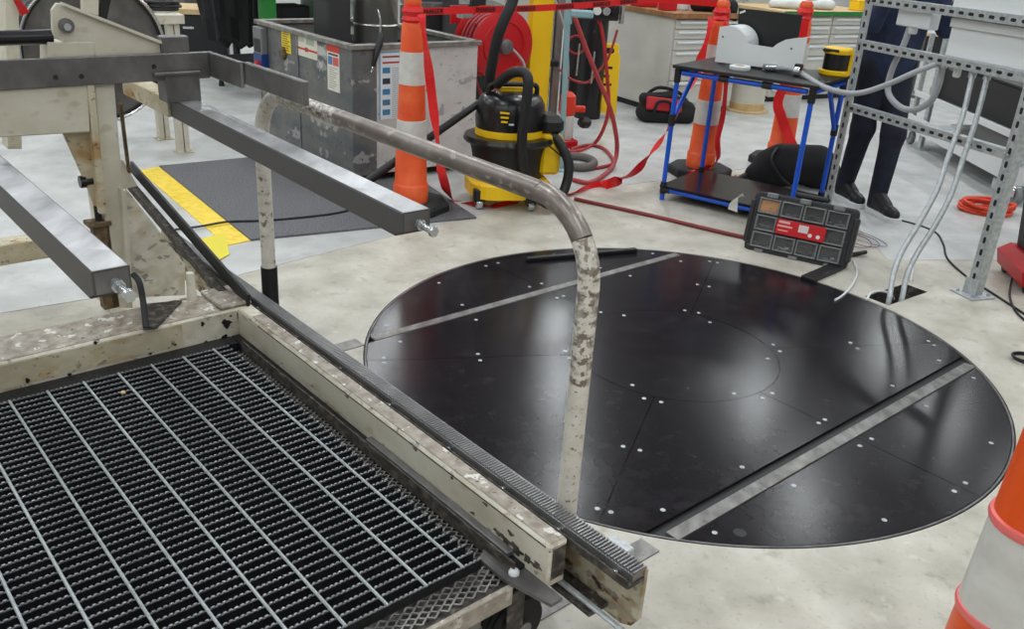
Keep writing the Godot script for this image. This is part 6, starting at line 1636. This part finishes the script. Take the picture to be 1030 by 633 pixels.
	var wp := thing("paper_box", "white printed cardboard box on the shelf of the green bench", "box", g.transform * Vector3(0.78, 0.34, -0.26), 44.0)
	part(Sh.new().box(Vector3(0, 0.25, 0), Vector3(0.42, 0.5, 0.3), 0.006), "body", M.white, wp)
	part(Sh.new().box(Vector3(0, 0.32, 0.152), Vector3(0.3, 0.12, 0.002)), "label", M.paper, wp)
	# black machine columns and grey cover between the tank and the reel
	var mc := G(462, 112)
	var m := thing("machine_frame", "black steel machine columns behind the tank's right end", "machine", Vector3(mc.x - 0.1, 0, mc.z - 0.6), 15.0)
	for x in [-0.12, 0.14]: part(Sh.new().span(Vector3(x, 0, -0.1), Vector3(x + 0.13, 1.9, 0.05), 0.006), "column", M.soot if x < 0 else M.black, m)
	part(Sh.new().span(Vector3(-0.45, 0.82, -0.7), Vector3(0.5, 0.88, -0.1), 0.006), "bed", M.mill, m)
	part(Sh.new().span(Vector3(-0.45, 0.0, -0.7), Vector3(0.5, 0.8, -0.15), 0.006), "cabinet", M.black, m)
	part(skin([[Vector3(-0.38, 1.04, -0.4), Vector3(-0.2, 1.08, -0.4), 0.17, 0.15], [Vector3(-0.35, 0.95, -0.35), Vector3(-0.1, 0.95, -0.38), 0.11, 0.1]], 0.03, 0.08), "grey_cover", M.zinc, m)
	# beige cabinets closing the view behind the reel and the cylinders
	var x := 0
	for q in [[-0.9, -10.2, 1.25, 2.0, "tall beige steel cabinet behind the hose reel"], [0.40, -10.5, 1.1, 1.9, "tall beige steel cabinet behind the black gas cylinders"], [-2.6, -11.0, 1.5, 1.9, "wide beige steel cabinet far behind the green bench"], [1.75, -11.2, 1.5, 1.9, "beige steel cabinet far behind the wooden workbench"]]:
		var cb := thing("steel_cabinet", q[4], "cabinet", Vector3(q[0], 0, q[1]), 0.0, "beige steel cabinets along the back")
		part(Sh.new().span(Vector3(0, 0.05, -0.5), Vector3(q[2], q[3], 0), 0.01), "body", M.wall, cb)
		for k in 2:
			var d := part(Sh.new().span(Vector3(0.01 + k * q[2] / 2, 0.08, 0.0), Vector3(q[2] / 2 * (k + 1) - 0.01, q[3] - 0.03, 0.018), 0.004), "door", M.cabinet, cb)
			part(Sh.new().box(Vector3(q[2] / 2 + (k - 0.5) * 0.08, 1.0, 0.025), Vector3(0.016, 0.12, 0.02), 0.004), "handle", M.black, d)
		part(Sh.new().span(Vector3(0.02, 0, -0.48), Vector3(q[2] - 0.02, 0.05, -0.02)), "plinth", M.black, cb)

# ------------------------------------------------------------------ red barrier tape
func tapes() -> void:
	var c1 := G(413, 201, 0.062)
	var c2 := G(704, 167, 0.062)
	var c3 := G(784, 157, 0.062)
	c1.y = 0; c2.y = 0; c3.y = 0
	var strip := func(called: String, label: String, pts: Array, half: Vector3, twist: float):
		var cv := curve(pts, 8)
		var sd := []
		for i in cv.size():
			var d: Vector3 = (cv[mini(i + 1, cv.size() - 1)] - cv[maxi(i - 1, 0)]).normalized()
			var k := half - d * half.dot(d)
			if k.length() < 0.004: k = d.cross(Vector3.RIGHT) * half.length()
			sd.append((k.normalized() * half.length()).rotated(d, twist * sin(i * 0.35)))
		return solo(Sh.new().ribbon(cv, sd), called, M.tape, label, "barrier tape", "red barrier tapes between the cones")
	# taut from cone to cone
	var a := A(415, 12, c1)
	var b := A(722, 4, c2)
	var mid := (a + b) / 2
	var top: MeshInstance3D = strip.call("barrier_tape", "red barrier tape stretched taut between two cone tops above the vacuum", [a, A(480, 10, a.lerp(b, 0.2)), A(545, 8, a.lerp(b, 0.42)), A(605, 4, a.lerp(b, 0.62)), A(660, 0, a.lerp(b, 0.8)), b], Vector3(0, 0.019, 0), 0.0)
	var run := curve([a, A(480, 10, a.lerp(b, 0.2)), A(545, 8, a.lerp(b, 0.42)), A(605, 4, a.lerp(b, 0.62)), A(660, 0, a.lerp(b, 0.8)), b], 8)
	for i in [3, 9, 14, 19, 24, 28]:
		var dx: Vector3 = (run[i + 1] - run[i - 1]).normalized()
		var z := dx.cross(Vector3.UP).normalized()
		words("DANGER", 0.026, "lettering", M.black, top, Transform3D(Basis(dx, z.cross(dx), z), run[i] + z * 0.004))
	strip.call("barrier_tape", "red barrier tape hanging from the cone before the tank down to the floor", [A(424, 14, c1 + Vector3(0, 0, 0.1)), A(430, 60, c1 + Vector3(0, 0, 0.12)), A(436, 110, c1 + Vector3(0, 0, 0.12)), A(441, 150, c1 + Vector3(0, 0, 0.1)), A(446, 180, c1 + Vector3(0, 0, 0.1)), G(455, 201, 0.01), G(478, 206, 0.012), G(500, 207.5, 0.008), G(520, 203, 0.006)], Vector3(0.025, 0.0, 0.008), 0.7)
	strip.call("barrier_tape", "red barrier tape drooping from the second cone's top to the floor by the vacuum", [A(716, 18, c2 + Vector3(0, 0, 0.1)), A(708, 50, c2 + Vector3(0, 0, 0.1)), A(695, 85, c2 + Vector3(0, 0, 0.12)), A(675, 124, c2 + Vector3(-0.05, 0, 0.3)), A(660, 148, Vector3(0.95, 0, -6.1)), A(645, 167, Vector3(0.85, 0, -5.9)), A(625, 180, Vector3(0.7, 0, -5.75)), G(605, 187, 0.01), G(580, 193, 0.01), G(560, 199, 0.01), G(540, 203, 0.008)], Vector3(0.012, 0.03, 0.01), 0.6)
	strip.call("barrier_tape", "red barrier tape hanging beside the second cone and curled around its base", [A(728, 16, c2 + Vector3(0, 0, 0.05)), A(731, 60, c2 + Vector3(0.02, 0, 0.1)), A(728, 110, c2 + Vector3(0.02, 0, 0.12)), A(722, 140, c2 + Vector3(0.02, 0, 0.14)), A(722, 160, c2 + Vector3(0.02, 0, 0.16)), G(713, 168, 0.09), G(696, 172, 0.085), G(694, 181, 0.02), G(704, 184, 0.012), G(724, 180, 0.012), G(742, 176, 0.012)], Vector3(0.015, 0.012, 0.0), 0.6)
	var sash: MeshInstance3D = strip.call("barrier_tape", "red barrier tape slung diagonally across the cone behind the black bag", [A(809, 20, c3 + Vector3(0, 0, 0.07)), A(800, 62, c3 + Vector3(0, 0, 0.09)), A(783, 100, c3 + Vector3(0, 0, 0.11)), A(786, 118, c3 + Vector3(0, 0, 0.115)), A(792, 134, c3 + Vector3(0, 0, 0.12)), A(798, 148, c3 + Vector3(0, 0, 0.13))], Vector3(0.036, 0.006, 0.0), 0.1)
	for q in [[c1, "knot of red tape around the top of the cone before the tank"], [c2, "knot of red tape around the second cone's top"], [c3, "knot of red tape around the top of the cone behind the bag"]]:
		var kn := Sh.new()
		kn.lathe([Vector2(0.045, 1.075), Vector2(0.06, 1.09), Vector2(0.052, 1.11), Vector2(0.064, 1.135), Vector2(0.055, 1.16), Vector2(0.03, 1.17)], Transform3D(Basis(), q[0]), 14)
		for i in kn.p.size(): kn.p[i] += Vector3(sin(kn.p[i].y * 300.0 + kn.p[i].x * 90), 0, cos(kn.p[i].z * 110 + kn.p[i].y * 200)) * 0.005
		solo(kn, "tape_knot", M.tape, q[1], "barrier tape", "tape knots on the cones")

# ------------------------------------------------------------------ things lying on the floor
func floor_items() -> void:
	# grey mat with its yellow border
	var flatp := func(pts: Array) -> PackedVector2Array:
		var o := PackedVector2Array()
		for p in pts: o.append(Vector2(p.x, -p.z))
		return o
	var a := G(160, 168.5)
	var b := G(252, 243)
	var off := (G(392, 229) - b) * 1.7
	solo(Sh.new().prism(flatp.call([a, b, b + off, G(240, 161) + (G(240, 161) - a) * 1.9]), 0.002, 0.014, laid(), 0.003), "floor_mat", M.mat, "dark grey ribbed rubber mat on the floor in front of the tank", "mat")
	solo(Sh.new().prism(flatp.call([G(140, 172), G(228, 248), b, a]), 0.002, 0.006, laid()), "border_tape", M.yellow_tape, "wide yellow floor tape along the grey mat's edge", "floor tape")
	solo(Sh.new().prism(flatp.call([G(196, 243), G(226, 236), G(231, 257), G(213, 267)]), 0.006, 0.008, laid()), "border_tape", flat_mat(rgb(228, 212, 40), 0.5), "short lemon yellow tape patch at the mat border's near end", "floor tape")
	solo(Sh.new().tube(curve([G(176, 231, 0.012), G(200, 228, 0.014), G(230, 223, 0.02), G(262, 222, 0.02), G(300, 219, 0.02), G(340, 214, 0.02), G(372, 205, 0.02), G(420, 190, 0.02)], 6), 0.006, 8), "floor_cable", M.black, "thin black cable crossing the grey mat", "cable")
	# red hose lying across towards the organizer case
	solo(Sh.new().tube(curve([G(578, 200, 0.014), G(610, 207, 0.012), G(660, 218, 0.012), G(710, 230, 0.012), G(750, 239, 0.012), G(775, 243, 0.012)], 6), 0.012, 10), "floor_hose", flat_mat(rgb(128, 44, 44), 0.5), "thin dark red hose lying straight across the floor to the organizer case", "hose")
	# loose black bar on the turntable
	solo(Sh.new().bar(G(530, 261, 0.012), G(640, 251.5, 0.012), 0.03, 0.022, Vector3.UP, 0.003), "loose_bar", M.black, "loose flat black bar lying on the turntable's far edge", "bar")
	# cables on the right
	solo(Sh.new().tube(curve([G(893, 219, 0.006), G(915, 224, 0.006), G(940, 233, 0.006), G(949, 246, 0.006), G(953, 260, 0.006), G(972, 278, 0.006), G(1000, 296, 0.006), G(1040, 322, 0.006)], 6), 0.0055, 8), "floor_cable", M.black, "long black cable curving across the floor past the slotted upright", "cable")
	solo(Sh.new().tube(curve([G(1022, 268, 0.05), G(1017, 285, 0.02), G(1016, 300, 0.006), G(1024, 316, 0.006), G(1042, 330, 0.006)], 6), 0.0055, 8), "floor_cable", M.black, "black cable dropping from the jobsite machine to the floor", "cable")
	var lp := []
	var lc := G(1029, 362, 0.006)
	for k in 40: lp.append(lc + Vector3(cos(k * 0.33) * (0.035 + 0.0004 * k), 0.0005 * k, sin(k * 0.33) * 0.04))
	solo(Sh.new().tube(lp, 0.005, 7), "floor_cable", M.black, "small coil of black cable at the turntable's right", "cable")
	solo(Sh.new().tube(curve([G(859, 263, 0.006), G(862, 275, 0.005), G(857, 287, 0.005), G(848, 297, 0.005), G(840, 302, 0.005)], 6), 0.006, 8), "floor_cable", M.white, "white cable curving from the black plug to the turntable's rim", "cable")
	solo(Sh.new().tube(curve([G(872, 302, 0.004), G(876, 295, 0.02), G(886, 293, 0.02), G(896, 296, 0.0), G(899, 301, -0.05)], 6), 0.006, 8), "floor_cable", M.white, "short white cable bending into the floor trench", "cable")
	solo(Sh.new().tube(curve([G(917, 258, 0.006), G(918, 270, 0.006), G(916, 283, 0.006)], 5), 0.005, 8), "floor_cable", M.white, "short white cable lying behind the galvanised conduits", "cable")
	var pc := G(862, 256, 0.012)
	var pl := thing("cable_plug", "black cable plug with a bright tip lying beside the organizer case", "plug", Vector3(pc.x, 0.012, pc.z), 20.0)
	part(Sh.new().tube([Vector3(-0.03, 0, 0), Vector3(0.06, 0.01, 0)], [0.014, 0.011], 10), "body", M.black, pl)
	part(Sh.new().tube([Vector3(-0.09, 0, 0.005), Vector3(-0.03, 0, 0)], 0.008, 10), "tip", M.bright, pl)
	for w in 3:
		var cp := []
		var cc := G(858 + w * 5, 243 - w * 2, 0.004)
		for k in 20: cp.append(cc + Vector3(cos(k * 0.36 + w) * 0.10, 0.004 * sin(k * 0.5) + 0.004, sin(k * 0.36 + w * 1.3) * (0.13 + 0.02 * w)))
		solo(Sh.new().tube(curve(cp, 2), 0.0022, 5), "thin_wire", flat_mat([rgb(120, 70, 140), rgb(90, 86, 92), rgb(150, 140, 150)][w], 0.5), ["purple thin wire curled on the floor by the plug", "dark thin wire curled on the floor by the plug", "pale thin wire curled on the floor by the plug"][w], "wire")
	# a scrap of grit on the grating
	var gp := G(124, 396, 0.282)
	solo(Sh.new().ball(Vector3(gp.x, 0.285, gp.z), Vector3(0.008, 0.006, 0.007), 5, 7), "pebble", M.ply, "small pale pebble lying on the steel grating", "pebble")
